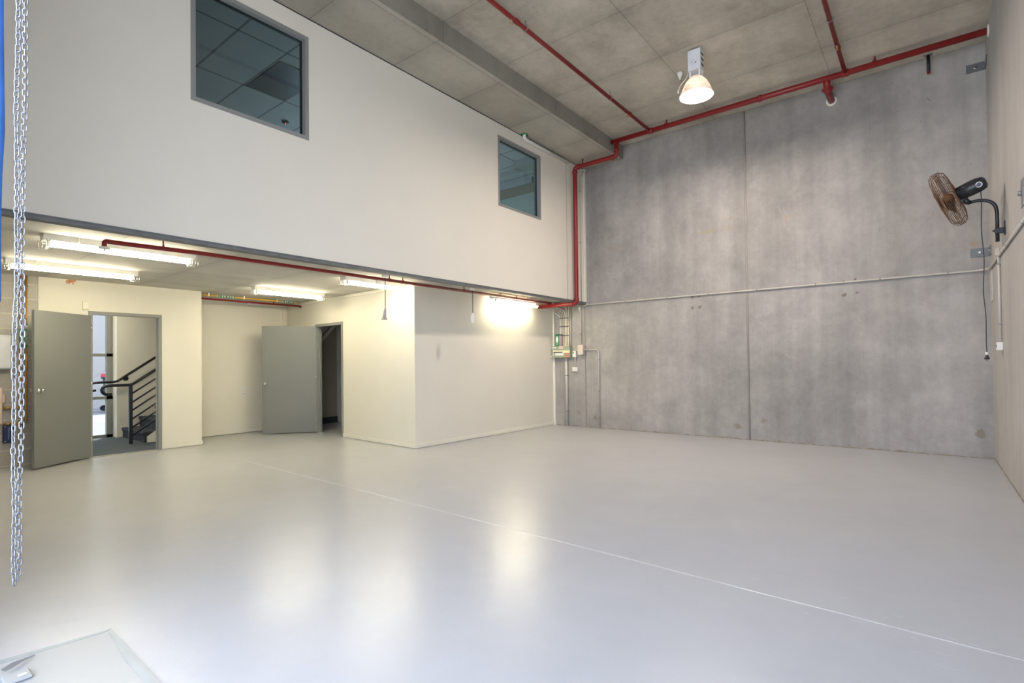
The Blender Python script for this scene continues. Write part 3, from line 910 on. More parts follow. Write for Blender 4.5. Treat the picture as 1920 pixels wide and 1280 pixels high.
def make_batten(loc, L, label, drop=0.0):
    x, y, z = loc; z -= drop
    t = thing('fluorescent_batten', label, 'light fixture', loc, 'twin tube lights under the lower ceiling')
    a, b = y - L / 2, y + L / 2
    h = MB()
    # trapezoid spine
    h.slab([(x - .075, a, z), (x - .062, a, z - .055), (x + .062, a, z - .055), (x + .075, a, z)], (0, L, 0))
    if drop:
        for yy in (a + .2, b - .2): h.box(x - .02, x + .02, yy - .03, yy + .03, z - .002, loc[2])
    h.build('housing', 'plastic_white', t)
    for s_ in (-1, 1):
        MB().tube([(x + s_ * .040, a + .055, z - .083), (x + s_ * .040, b - .055, z - .083)], .0165, 12).build('tube', 'tube_glow', t)
        for e, d in ((a, 1), (b, -1)):
            MB().bevbox(x + s_ * .040 - .014, x + s_ * .040 + .014, e + d * .030, e + d * .055, z - .108, z - .054, .003).build('lamp_holder', 'sprinkler_cup', t)
    for e in (a, b):
        g_ = MB()
        d = 1 if e == a else -1
        for k in range(3):
            yy = e + d * (-.012 + k * .028)
            g_.tube(fillet([(x - .085, yy, z - .045), (x - .080, yy, z - .125), (x + .080, yy, z - .125), (x + .085, yy, z - .045)], .03, 5), .0022, 6)
        for xx, zz in ((-.084, -.07), (-.07, -.115), (0, -.125), (.07, -.115), (.084, -.07)):
            g_.tube([(x + xx, e - d * .012, z + zz), (x + xx, e + d * .044, z + zz)], .0022, 6)
        g_.build('wire_guard', 'chrome', t)
    for yy in (a + L * .2, b - L * .15):
        MB().tube([(x - .078, yy, z + .0), (x - .067, yy, z - .062), (x + .067, yy, z - .062), (x + .078, yy, z)], .005, 6).build('strap', 'label_cream', t)
    return t


make_batten((-6.33, 1.735, ZS), 1.27, 'twin tube light nearest the hanging chain, the end of a red pipe beside it')
make_batten((-8.02, 1.70, ZS), 1.24, 'twin tube light above the blockwork and the left door')
make_batten((-8.19, 4.50, ZS), 1.20, 'twin tube light in front of the recess, above the open grey door')
make_batten((-6.35, 4.90, ZS), 1.26, 'twin tube light at the outer corner of the cream box wall')
make_batten((-5.93, 7.60, ZS), 1.26, 'rightmost twin tube light, throwing a bright patch on the cream wall', .055)

# ================================================================== HIGH BAY LAMP
HX, HY = -2.30, 6.85
hbx = thing('high_bay_lamp', 'white high bay lamp with a glowing round shade hanging from the concrete ceiling', 'lamp', (HX, HY, HC))
hbm = MB().bevbox(HX - .082, HX + .082, HY - .075, HY + .075, 5.05, 5.315, .004)
hbm.box(HX - .02, HX + .02, HY - .02, HY + .02, 5.31, HC)
gx = hbm.build('gear_box', 'tape_white', hbx)
v_ = MB()
for k in range(3): MB().box(HX + .0815, HX + .084, HY - .045, HY + .045, 5.10 + k * .07, 5.13 + k * .07).build('vent_slot', 'dark_steel', gx)
v_.lathe([(.008, 0), (.008, .003)], (HX + .02, HY - .075, 5.14), (0, -1, 0), 10).lathe([(.005, 0), (.005, .003)], (HX - .03, HY - .075, 5.16), (0, -1, 0), 10)
v_.build('screw_hole', 'dark_steel', gx)
br_ = MB()
for a_ in (-.06, .06):
    for b_ in (-.05, .05): br_.bevbox(HX + a_ - .012, HX + a_ + .012, HY + b_ - .004, HY + b_ + .004, 4.975, 5.05, .001)
br_.lathe([(.075, 4.965), (.075, 4.978)], (HX, HY, 0), (0, 0, 1), 24).lathe([(.035, 4.90), (.035, 4.97)], (HX, HY, 0), (0, 0, 1), 20)
br_.build('bracket', 'plastic_white', hbx)
prof = [(.065, 4.965), (.10, 4.95), (.135, 4.91), (.165, 4.85), (.19, 4.79), (.207, 4.745), (.212, 4.735)]
sh_ = MB().lathe(prof, (HX, HY, 0), (0, 0, 1), 48, False, False).lathe([(r_ - .004, z_) for r_, z_ in prof][::-1], (HX, HY, 0), (0, 0, 1), 48, False, False)
sh_.ring((HX, HY, 4.735), (0, 0, 1), .211, .005, 48, 8)
sh_.build('shade', 'prismatic_shade', hbx)
MB().lathe([(.02, 4.93), (.034, 4.90), (.056, 4.85), (.058, 4.80), (.045, 4.77), (.018, 4.755), (.004, 4.753)], (HX, HY, 0), (0, 0, 1), 24).build('bulb', 'bulb_glow', hbx)
df = MB().lathe([(.20, 4.733), (.205, 4.738)], (HX, HY, 0), (0, 0, 1), 48, True, False); df.m = 1
df.lathe([(.2045, 4.7385), (.2045, 4.739)], (HX, HY, 0), (0, 0, 1), 48, False, True)
df.build('diffuser', ['bay_glow', 'plastic_white'], hbx)
cp = fillet([(HX - .08, HY - .06, 5.06), (HX - .10, HY - .07, 4.97), (HX - .17, HY - .10, 4.90), (HX - .20, HY - .11, 4.82)], .05, 5)
MB().tube(cp, .005, 8).lathe([(.008, 0), (.010, .04)], (HX - .20, HY - .11, 4.83), (0, 0, -1), 10).build('cord', 'plastic_white', hbx)
p = px(1275, 136, 2, HC)
cs = thing('ceiling_socket', 'small white round ceiling outlet beside the high bay lamp', 'outlet', (p.x, p.y, HC))
MB().lathe([(.040, 0), (.040, .018), (.030, .055), (.016, .075), (.012, .10)], p, (0, 0, -1), 20).build('socket_body', 'plastic_white', cs)
MB().lathe([(.004, .10), (.004, .12)], p, (0, 0, -1), 8).build('pin', 'chrome', cs)

# ================================================================== WALL FAN
A = Vector((-.920, .185, -.336)).normalized()          # the way the fan blows
FC = px(1778, 373, 1, 7.37)                             # middle of the cage
fan = thing('wall_fan', 'black wall fan with rusty wire cage on a bent arm, cord hanging down', 'fan', (RGT, 7.37, 2.60))
R0 = .310
U_ = A.orthogonal().normalized(); V_ = A.cross(U_)


def cage(side):
    mb = MB()
    # profile of radius against offset along the axis
    n = 12
    for k in range(n):
        rr = .055 + (R0 - .055) * k / (n - 1)
        q_ = rr / R0
        off = side * (.030 * (1 - q_ ** 4) + .044 * (q_ < 1) + .006)
        mb.ring(FC + A * off, A, rr, .0016 if k < n - 1 else .0035, 44, 5)
    for j in range(3):
        mb.ring(FC + A * side * (.006 + j * .015), A, R0 * (1 - .004 * j), .0022, 44, 5)
    m_ = 8
    for j in range(m_):
        a_ = 2 * PI * j / m_ + (.2 if side > 0 else .0)
        pts_ = []
        for k in range(10):
            rr = .05 + (R0 - .05) * k / 9; q_ = rr / R0
            pts_.append(FC + A * side * (.030 * (1 - q_ ** 4) + .046 * min(1, (1 - q_) * 14) + .006) + (U_ * math.cos(a_) + V_ * math.sin(a_)) * rr)
        mb.tube(pts_, .0034, 6)
    return mb


cage(1).build('front_guard', 'rust_wire', fan)
cage(-1).build('rear_guard', 'rust_wire', fan)
MB().lathe([(.055, .080), (.055, .088), (.02, .092)], FC, A, 20).build('front_badge', 'rust_wire', fan)
bl = MB()
for j in range(3):
    a0 = 2 * PI * j / 3
    rows = []
    for k in range(7):
        rr = .04 + .21 * k / 6; w_ = .35 + .42 * math.sin(PI * min(1, k / 5.2)) ** .8
        row = []
        for i in range(6):
            a_ = a0 + w_ * (i / 5 - .5) * (1.7 if k < 6 else 1.3)
            row.append(FC + A * (.05 * (i / 5 - .5)) + (U_ * math.cos(a_) + V_ * math.sin(a_)) * rr)
        rows.append(row)
    vs = [p_ for r__ in rows for p_ in r__]; nv = len(vs)
    vs += [p_ + A * .002 for p_ in vs]
    fs = []
    for k in range(6):
        for i in range(5):
            q0 = k * 6 + i; fs.append((q0, q0 + 1, q0 + 7, q0 + 6)); fs.append((q0 + nv, q0 + 6 + nv, q0 + 7 + nv, q0 + 1 + nv))
    bl._add(vs, fs, True)
bl.build('blade_set', 'fan_blade', fan)
MB().lathe([(.03, -.05), (.045, -.03), (.045, .03), (.03, .05)], FC, A, 20).build('hub', 'rust_wire', fan)
mo = FC - A * .080
motor = MB().lathe([(.060, 0), (.072, .01), (.078, .12), (.077, .18), (.064, .232), (.036, .25)], mo, -A, 28).build('motor_housing', 'black_plastic', fan)
# badge ring on the side of the motor turned to the room
side = (CAM - mo); side = (side - A * side.dot(A)).normalized()
bc_ = mo - A * .190 + side * .072
MB().ring(bc_, side, .024, .005, 24, 8).build('badge_ring', 'plastic_white', motor)
MB().lathe([(.021, 0), (.019, .006)], bc_, side, 20).build('badge_disc', 'navy_box', motor)
# arm
yk = 7.37
armp = [px(1884, 452, 1, yk), px(1883, 395, 1, yk), px(1873, 378, 1, yk), px(1860, 374, 1, yk), px(1845, 374.5, 1, yk), px(1818, 379, 1, yk)]
armp[0].x = armp[1].x = RGT - .060
armp[1].z = 2.80
ap = [Vector((RGT - .060, yk, 2.485)), Vector((RGT - .060, yk, 2.80)), Vector((RGT - .072, yk, 2.865)), Vector((RGT - .105, yk, 2.91)), Vector((RGT - .16, yk, 2.935)), Vector((RGT - .22, yk, 2.94)), Vector((RGT - .30, yk, 2.925)), mo - A * .06 + Vector((0, 0, -.085))]
MB().tube(fillet(ap, .04, 4), .0165, 14).build('arm', 'black_steel', fan)
MB().tube([ap[-2] + Vector((.03, 0, 0)), ap[-1] + Vector((.0, 0, -.005))], [.024, .028], 12).bevbox(ap[-1].x - .03, ap[-1].x + .03, yk - .03, yk + .03, ap[-1].z - .035, ap[-1].z + .03, .004).build('tilt_joint', 'black_plastic', fan)
MB().bevbox(RGT - .010, RGT, yk - .030, yk + .030, 2.55, 2.69, .003).bevbox(RGT - .082, RGT - .010, yk - .022, yk + .022, 2.57, 2.625, .004).cyl((RGT - .098, yk, 2.60), (RGT - .082, yk, 2.60), .009, 10).build('wall_bracket', 'black_steel', fan)
c0 = mo - A * .20 + Vector((0, -.01, -.055))
cz = [c0, c0 + Vector((.004, 0, -.12)), c0 + Vector((-.002, 0, -.4)), c0 + Vector((.014, 0, -.75)), c0 + Vector((.002, 0, -1.05)), c0 + Vector((.018, 0, -1.35)), c0 + Vector((.016, 0, -1.60)), c0 + Vector((.018, 0, 1.345 - c0.z))]
sm_ = []
for i in range(len(cz) - 1):
    for k in range(6):
        t = k / 6; t = t * t * (3 - 2 * t); sm_.append(Vector((cz[i].x * (1 - t) + cz[i + 1].x * t, cz[i].y, cz[i].z + (cz[i + 1].z - cz[i].z) * (k / 6))))
sm_.append(cz[-1])
cord = MB().tube(sm_, .0042, 8).build('power_cord', 'black_plastic', fan)
e_ = cz[-1]
MB().lathe([(.012, 0), (.012, .03)], e_, (0, 0, -1), 12).build('cord_tag', 'plastic_white', cord)
MB().lathe([(.009, .03), (.016, .05), (.022, .062), (.022, .075)], e_, (0, 0, -1), 14).box(e_.x - .008, e_.x - .005, e_.y - .004, e_.y + .004, e_.z - .095, e_.z - .07).box(e_.x + .005, e_.x + .008, e_.y - .004, e_.y + .004, e_.z - .095, e_.z - .07).build('plug', 'black_plastic', cord)

# ================================================================== CONDUITS, BOXES
CZ = 2.405


def saddle(mb, p, ax, r):
    """small galvanised clip around a conduit; ax = conduit direction; n = out of wall"""
    mb.lathe([(r * 1.25, -.009), (r * 1.25, .009)], p, ax, 12)


def conduit(name, label, pts, r, clips=(), rad=.06, mat='conduit_grey', cat='conduit', cdir=(0, 0, 1), screw=(.03, 0, 0), group=None):
    t = thing(name, label, cat, pts[0], group)
    MB().tube(fillet(pts, rad, 6), r, 12).build('conduit_run', mat, t)
    for p, dr in clips:
        p = Vector(p); dr = Vector(dr)
        q = MB(); saddle(q, p, dr, r)
        off = dr.cross(Vector(cdir)).normalized()
        q.cyl(p + off * (r + .010) - Vector(cdir) * r * .0, p + off * (r + .010) + Vector(cdir) * .004, .008, 10)
        q.build('saddle_clip', 'galvanised', t)
    return t


YF = FAR - .018
cl = [((px(u_, v_, 1, YF).x, YF, CZ), (1, 0, 0)) for u_, v_ in ((1173, 560), (1251, 555), (1329, 548), (1419, 541), (1529, 532), (1650, 520), (1777, 510))]
RXX = RGT - .016
cl2 = [((RXX, y_, CZ), (0, 1, 0)) for y_ in (8.5, 7.1, 6.0)]
t_ = conduit('horizontal_conduit', 'long thin grey conduit running level across the far wall and round onto the right wall',
             [(-5.25, YF, 2.43), (-5.21, YF, CZ), (RXX - .10, YF, CZ), (RXX, YF - .10, CZ), (RXX, 4.6, CZ)], .0125, (), .05)
for (p, d_) in cl:
    MB().lathe([(.016, -.009), (.016, .009)], p, d_, 12).lathe([(.008, 0), (.006, .006)], (p[0], YF + .004, p[2] + .022), (0, -1, 0), 10).build('saddle_clip', 'galvanised', t_)
for (p, d_) in cl2:
    MB().lathe([(.016, -.009), (.016, .009)], p, d_, 12).lathe([(.008, 0), (.006, .006)], (p[0] + .004, p[1], p[2] + .022), (-1, 0, 0), 10).build('saddle_clip', 'galvanised', t_)

t_ = conduit('vertical_conduit', 'short grey conduit down the right wall to a socket', [(RXX, 7.86, 2.39), (RXX, 7.86, 1.46)], .0115)
for z in (2.32, 1.66): MB().lathe([(.0155, -.009), (.0155, .009)], (RXX, 7.86, z), (0, 0, 1), 12).box(RXX + .006, RXX + .016, 7.83, 7.89, z - .008, z + .008).build('saddle_clip', 'galvanised', t_)
t_ = thing('junction_box', 'small square grey junction box on the right wall where the conduits meet', 'junction box', (RGT, 7.93, 2.44))
MB().bevbox(RGT - .034, RGT, 7.90, 8.02, 2.42, 2.50, .004).build('box_body', 'conduit_grey', t_)
t_ = thing('power_socket', 'white power socket on the right wall at the foot of the conduit', 'socket', (RGT, 7.86, 1.42))
MB().bevbox(RGT - .050, RGT, 7.80, 7.92, 1.365, 1.455, .005).build('socket_body', 'plastic_white', t_)
MB().box(RGT - .053, RGT - .049, 7.83, 7.84, 1.40, 1.425).box(RGT - .053, RGT - .049, 7.87, 7.88, 1.40, 1.425).build('socket_slot', 'dark_steel', t_)
t_ = thing('wall_plate', 'flat pale rectangular panel on the right wall near the corner', 'cover panel', (RGT, 8.87, 2.2))
MB().bevbox(RGT - .012, RGT, 8.745, 8.985, 1.985, 2.36, .003).build('panel', 'conduit_grey', t_)
t_ = thing('fixing_plate', 'small grey steel plate with a bolt at the right edge of the right wall', 'steel plate', (RGT, 6.05, 2.66))
MB().bevbox(RGT - .006, RGT, 6.02, 6.17, 2.55, 2.78, .002).build('plate', 'galvanised', t_)
MB().cyl((RGT - .03, 6.12, 2.67), (RGT, 6.12, 2.67), .022, 6).build('bolt', 'galvanised', t_)
for zc, lab in ((2.635, 'galvanised angle bracket in the corner below the fan'), (5.03, 'galvanised angle bracket high in the corner under the ceiling')):
    t_ = thing('angle_bracket', lab, 'bracket', (RGT, FAR, zc))
    MB().bevbox(RGT - .19, RGT - .002, FAR - .010, FAR, zc - .055, zc + .055, .002).bevbox(RGT - .010, RGT, FAR - .19, FAR - .008, zc - .055, zc + .055, .002).build('plate', 'edge_steel', t_)
    MB().lathe([(.022, 0), (.022, .004), (.013, .005), (.013, .018)], (RGT - .10, FAR - .010, zc), (0, -1, 0), 6).build('bolt', 'chrome', t_)
    MB().lathe([(.022, 0), (.022, .004), (.013, .005), (.013, .018)], (RGT - .010, FAR - .11, zc), (-1, 0, 0), 6).build('bolt', 'chrome', t_)
xx = .08; yy = 8.93
t_ = thing('ceiling_rod', 'short dark steel stub hanging from the ceiling near the right corner', 'steel rod', (xx, yy, HC))
MB().cyl((xx, yy, 5.10), (xx, yy, HC), .021, 12).build('rod', 'black_steel', t_)
MB().bevbox(xx - .05, xx + .05, yy - .03, yy + .03, HC - .008, HC, .002).build('base_plate', 'galvanised', t_)
MB().cyl((xx, yy, 5.08), (xx, yy, 5.101), .020, 12).build('end_cap', 'red_pipe', t_)

# --- white duct along top of the mezzanine wall
t_ = thing('plastic_drain_pipe', 'white plastic pipe along the top of the cream wall above the small window', 'pipe', (-5.21, 7, 5.02))
MB().tube(fillet([(-5.205, 6.985, HS), (-5.205, 6.985, 5.020), (-5.222, 7.10, 5.020), (-5.222, 8.36, 5.020)], .045, 6), .030, 16).build('pipe_run', 'plastic_white', t_)
MB().ring((-5.205, 6.985, HS - .004), (0, 0, 1), .055, .012, 20, 6).build('pipe_collar', 'box_green', t_)
t_ = thing('corner_conduit', 'thin grey conduit down the cream strip right of the red pipe', 'conduit', (-5.24, 8.83, 4.9))
MB().tube(fillet([(-5.235, 8.98, HS - .02), (-5.235, 8.95, 5.0), (-5.240, 8.83, 4.86), (-5.240, 8.83, ZB)], .04, 5), .009, 10).build('conduit_run', 'conduit_grey', t_)
for z in (4.6, 3.6): MB().box(-5.256, -5.236, 8.81, 8.85, z - .008, z + .008).build('saddle_clip', 'galvanised', t_)
t_ = thing('junction_box', 'tiny white junction box at the top of the cream strip in the far corner', 'junction box', (-5.24, 8.98, 5.05))
MB().bevbox(-5.256, -5.21, 8.955, 9.02, 5.03, HS - .012, .004).build('box_body', 'plastic_white', t_)

# --- distribution board and neighbours on the far wall
DX0, DX1, DZ0, DZ1, DY = -6.02, -5.585, 1.372, 1.605, FAR - .105
db = thing('distribution_board', 'grey green electrical switchboard with labels on the far wall at the box corner', 'switchboard', ((DX0 + DX1) / 2, FAR, DZ0))
MB().bevbox(DX0, DX1, DY, FAR, DZ0, DZ1, .005).build('enclosure', 'panel_green', db)


def fpl(u0, v0, u1, v1, name, mat, lab=None, d=.004):
    a_ = px(u0, v0, 1, DY); b__ = px(u1, v1, 1, DY)
    o_ = MB().bevbox(max(a_.x, DX0 + .004), b__.x, DY - d, DY + .001, b__.z, a_.z, .001).build(name, mat, db)
    if lab: o_['label'] = lab
    return o_


fpl(1033, 651.0, 1042.5, 652.8, 'label_plate', 'label_white', 'narrow white name strip')
lo = fpl(1048, 649.9, 1056, 653.6, 'label_plate', 'label_white', 'white label with an orange band')
a_ = px(1048.5, 651.2, 1, DY - .004); b__ = px(1055.5, 652.6, 1, DY - .004)
MB().box(a_.x, b__.x, DY - .0055, DY - .004, b__.z, a_.z).build('label_band', 'label_orange', lo)
fpl(1037.5, 657, 1056, 659.2, 'breaker_slot', 'label_cream', None, .008)
fpl(1038, 659.4, 1054, 661, 'breaker_gap', 'dark_steel')
fpl(1055.2, 656.8, 1068.5, 661, 'blank_cover', 'label_cream', None, .010)
wl_ = fpl(1041.2, 661.8, 1056.5, 666, 'label_plate', 'label_white', 'white circuit list')
wo_ = fpl(1059, 662, 1066.5, 668.6, 'warning_label', 'label_orange', 'orange warning sticker')
a_ = px(1059.8, 663.4, 1, DY - .004); b__ = px(1065.8, 666.2, 1, DY - .004)
MB().box(a_.x, b__.x, DY - .0055, DY - .004, b__.z, a_.z).build('label_lettering', 'box_mauve', wo_)
for (u_, v_) in ((1038.3, 656.6), (1038.3, 662.4), (1038.3, 665.6), (1034.2, 668.2)):
    p = px(u_, v_, 1, DY); MB().lathe([(.012, 0), (.010, .010)], p, (0, -1, 0), 12).build('cover_screw', 'label_white', db)

bxs = thing('lamp_carton', 'green bulb carton with a white bulb picture standing on the switchboard', 'box', (-5.93, DY + .05, DZ1))
a_ = px(1041.3, 629, 1, DY + .012); b__ = px(1048, 649, 1, DY + .012)
MB().bevbox(a_.x, b__.x, DY + .012, DY + .054, DZ1, DZ1 + .245, .002).build('carton', 'box_green', bxs)
cx_ = (a_.x + b__.x) / 2; cy_ = DY + .0115; cz0 = DZ1 + .13
poly = []
for k in range(24):
    t = 2 * PI * k / 24
    rx = .030 if math.sin(t) > -.3 else .030 * (1 + (math.sin(t) + .3) * 1.1)
    poly.append((cx_ + max(.006, abs(rx)) * math.cos(t) * 1.0, cy_, cz0 + .075 * math.sin(t)))
MB().slab(poly, (0, -.0012, 0)).build('bulb_picture', 'label_white', bxs)
MB().box(cx_ - .009, cx_ + .009, cy_ - .0012, cy_, cz0 - .098, cz0 - .078).build('bulb_picture', 'label_white', bxs)
bxs2 = thing('lamp_carton', 'mauve grey bulb carton beside the green one on the switchboard', 'box', (-5.86, DY + .05, DZ1))
MB().bevbox(b__.x + .004, b__.x + .060, DY + .016, DY + .054, DZ1, DZ1 + .215, .002).build('carton', 'box_mauve', bxs2)
MB().bevbox(b__.x + .003, b__.x + .061, DY + .014, DY + .056, DZ1 + .215, DZ1 + .240, .002).build('carton_lid', 'bin_green', bxs2)

# flexible conduits rising out of the board
random.seed(3)
tops = []
for k, xv in enumerate((-5.845, -5.805, -5.765, -5.728, -5.695, -5.655)):
    t_ = thing('flexible_conduit', ('leftmost', 'second from the left', 'third from the left', 'third from the right', 'second from the right', 'rightmost')[k] + ' of the corrugated conduits rising from the switchboard', 'conduit', (xv, FAR - .03, DZ1), 'corrugated conduits above the switchboard')
    yq = FAR - .030
    ztop = 2.33 - .035 * k if k < 4 else 2.45
    if k < 4: pth = fillet([(xv, yq, DZ1 - .01), (xv, yq, 2.22 + .030 * k), (xv - .14 - .03 * k, yq, 2.30 + .035 * k), (-6.0, yq, 2.30 + .035 * k)], .09, 8)
    else: pth = fillet([(xv, yq, DZ1 - .01), (xv, yq, 2.25), (xv + (-.02 if k == 4 else .02), yq, 2.50)], .09, 6)
    # resample and corrugate
    dense = []
    for i in range(len(pth) - 1):
        L = (pth[i + 1] - pth[i]).length; nn_ = max(1, int(L / .007))
        for j in range(nn_): dense.append(pth[i].lerp(pth[i + 1], j / nn_))
    dense.append(pth[-1])
    MB().tube(dense, [.0135 if (i // 2) % 2 else .0105 for i in range(len(dense))], 8).build('conduit_run', 'label_white' if k in (0, 3) else 'label_cream', t_)
t_ = thing('conduit_strapping', 'dark metal straps holding the corrugated conduits to the wall', 'strap', (-5.75, FAR - .02, 2.0))
for z in (1.82, 2.0, 2.17): MB().bevbox(-5.865, -5.635, FAR - .048, FAR - .044, z - .007, z + .007, .001).build('strap', 'dark_steel', t_)
t_ = thing('straight_conduit', 'straight grey conduit at the right of the corrugated bundle', 'conduit', (-5.605, FAR - .02, DZ1))
MB().tube([(-5.610, FAR - .022, DZ1 - .01), (-5.610, FAR - .022, 2.50)], .016, 12).build('conduit_run', 'conduit_grey', t_)
t_ = thing('cable_duct', 'small perforated metal cable duct above the switchboard under the ceiling', 'duct', (-5.95, FAR - .03, 2.40))
MB().box(-6.02, -5.86, FAR - .010, FAR - .004, 2.28, 2.50).build('duct_back', 'galvanised', t_)

t_ = thing('supply_conduit', 'thick grey conduit from the switchboard down to the floor', 'conduit', (-5.70, FAR - .03, 0))
p = px(1062, 700, 1, FAR - .035)
MB().tube([(p.x, FAR - .030, 0), (p.x, FAR - .030, DZ0 + .01)], .026, 16).lathe([(.030, 0), (.030, .06)], (p.x, FAR - .030, DZ0 - .055), (0, 0, 1), 16).build('conduit_run', 'conduit_grey', t_)
for z in (1.02, .30): MB().lathe([(.029, -.009), (.029, .009)], (p.x, FAR - .030, z), (0, 0, 1), 16).box(p.x - .045, p.x + .045, FAR - .012, FAR, z - .009, z + .009).build('saddle_clip', 'galvanised', t_)

t_ = thing('timer_unit', 'small white controller with a green display right of the switchboard', 'controller', (-5.53, FAR, 1.44))
MB().bevbox(-5.560, -5.480, FAR - .05, FAR, 1.375, 1.500, .005).build('case', 'plastic_white', t_)
MB().box(-5.548, -5.522, FAR - .052, FAR - .05, 1.455, 1.483).build('display', 'box_green', t_)
conduit('short_conduit', 'short thin grey conduit between the white controller and the socket below', [(-5.510, FAR - .016, 1.38), (-5.510, FAR - .016, 1.18)], .009)
t_ = thing('power_socket', 'white double socket below the small controller on the far wall', 'socket', (-5.515, FAR, 1.13))
MB().bevbox(-5.575, -5.455, FAR - .042, FAR, 1.095, 1.18, .005).build('socket_body', 'plastic_white', t_)
MB().box(-5.558, -5.553, FAR - .0435, FAR - .041, 1.125, 1.145).box(-5.503, -5.498, FAR - .0435, FAR - .041, 1.125, 1.145).build('socket_slot', 'dark_steel', t_)

t_ = thing('beige_switch_box', 'beige square box on the joint of the far wall right of the switchboard', 'junction box', (-5.36, FAR, 1.5))
MB().bevbox(-5.425, -5.305, FAR - .075, FAR, 1.425, 1.615, .004).build('box_body', 'plastic_beige', t_)
t_ = conduit('vertical_conduit', 'grey conduit rising from the beige box to the round white box', [(-5.375, YF, 1.60), (-5.375, YF, 2.33)], .0115)
for z in (1.83,): MB().lathe([(.0155, -.009), (.0155, .009)], (-5.375, YF, z), (0, 0, 1), 12).build('saddle_clip', 'galvanised', t_)
t_ = thing('round_junction_box', 'round white junction box where the far conduit turns down', 'junction box', (-5.40, FAR, 2.35))
MB().lathe([(.034, 0), (.034, .030), (.028, .036)], (-5.395, FAR, 2.345), (0, -1, 0), 20).lathe([(.014, 0), (.014, .04)], (-5.395, FAR - .018, 2.312), (0, 0, -1), 12).build('box_body', 'plastic_white', t_)
conduit('ceiling_conduit', 'short bent conduit from the ceiling edge into the long level conduit', [(-5.50, YF, 2.43), (-5.38, YF, 2.40), (-5.27, YF, 2.385), (-5.23, YF, 2.41)], .011, rad=.03)
t_ = conduit('hooked_conduit', 'thin grey conduit from the beige box turning down to the floor', [(-5.31, YF, 1.515), (-4.985, YF, 1.515), (-4.985, YF, 0)], .0125, rad=.07)
for z in (1.32, .72, .20): MB().lathe([(.016, -.009), (.016, .009)], (-4.985, YF, z), (0, 0, 1), 12).lathe([(.008, 0), (.006, .006)], (-5.01, YF + .004, z), (0, -1, 0), 10).build('saddle_clip', 'galvanised', t_)
MB().lathe([(.016, -.009), (.016, .009)], (-5.22, YF, 1.515), (1, 0, 0), 12).build('saddle_clip', 'galvanised', t_)
MB().lathe([(.017, 0), (.015, .05)], (-4.985, YF, 0), (0, 0, 1), 12).build('base_grommet', 'galvanised', t_)

# wall outlets in the recess
for u0, v0, u1, v1, nm, lab in ((450.5, 724, 462, 732, 'light_switch', 'white switch plate on the recess wall, above the socket'),
                                (450.5, 734, 462, 742, 'power_socket', 'white socket plate with three dark slots on the recess wall, below the switch')):
    a_ = px(u0, v0, 0, BACK); b__ = px(u1, v1, 0, BACK)
    t_ = thing(nm, lab, 'socket' if 'socket' in nm else 'switch', (BACK, a_.y, b__.z))
    MB().bevbox(BACK, BACK + .010, a_.y, b__.y, b__.z, a_.z, .003).build('face_plate', 'plastic_white', t_)
    q = MB(); ym = (a_.y + b__.y) / 2; zm = (a_.z + b__.z) / 2
    for k in (-1, 0, 1):
        if nm == 'power_socket': q.box(BACK + .010, BACK + .012, ym + k * .022 - .006, ym + k * .022 + .006, zm - .009, zm + .004)
    if nm != 'power_socket':
        for k in (-1, 1): q.bevbox(BACK + .010, BACK + .014, ym + k * .022 - .010, ym + k * .022 + .010, zm - .014, zm + .014, .002)
    q.build('switch_rocker' if nm != 'power_socket' else 'socket_slot', 'label_orange' if nm == 'power_socket' else 'plastic_white', t_)

# sensor and patched mark above the left door
a_ = px(154, 565, 0, LEFT); b__ = px(166, 581, 0, LEFT)
t_ = thing('wall_sensor', 'small cream sensor box on the wall above the left door frame', 'sensor', (LEFT, a_.y, b__.z))
MB().bevbox(LEFT, LEFT + .025, a_.y, b__.y, b__.z, a_.z, .005).build('case', 'white_trim', t_)
MB().box(LEFT + .004, LEFT + .028, a_.y + .004, b__.y - .004, b__.z - .004, b__.z + .012).build('lens', 'plastic_beige', t_)
c_ = px(133, 527, 0, LEFT)
q = MB()
for dy, dz, rr in ((-.030, -.012, .028), (-.005, .004, .026), (.028, .020, .032), (.024, -.030, .014)):
    q.lathe([(rr, 0), (rr * .9, .003)], (LEFT, c_.y + dy, c_.z + dz), (1, 0, 0), 12)
tag(q.build('wall_patch', 'orange_mark'), 'orange scab of old filler on the cream wall above the left door', 'stain')
a_ = px(119, 515, 0, LEFT); b__ = px(146, 517, 0, LEFT)

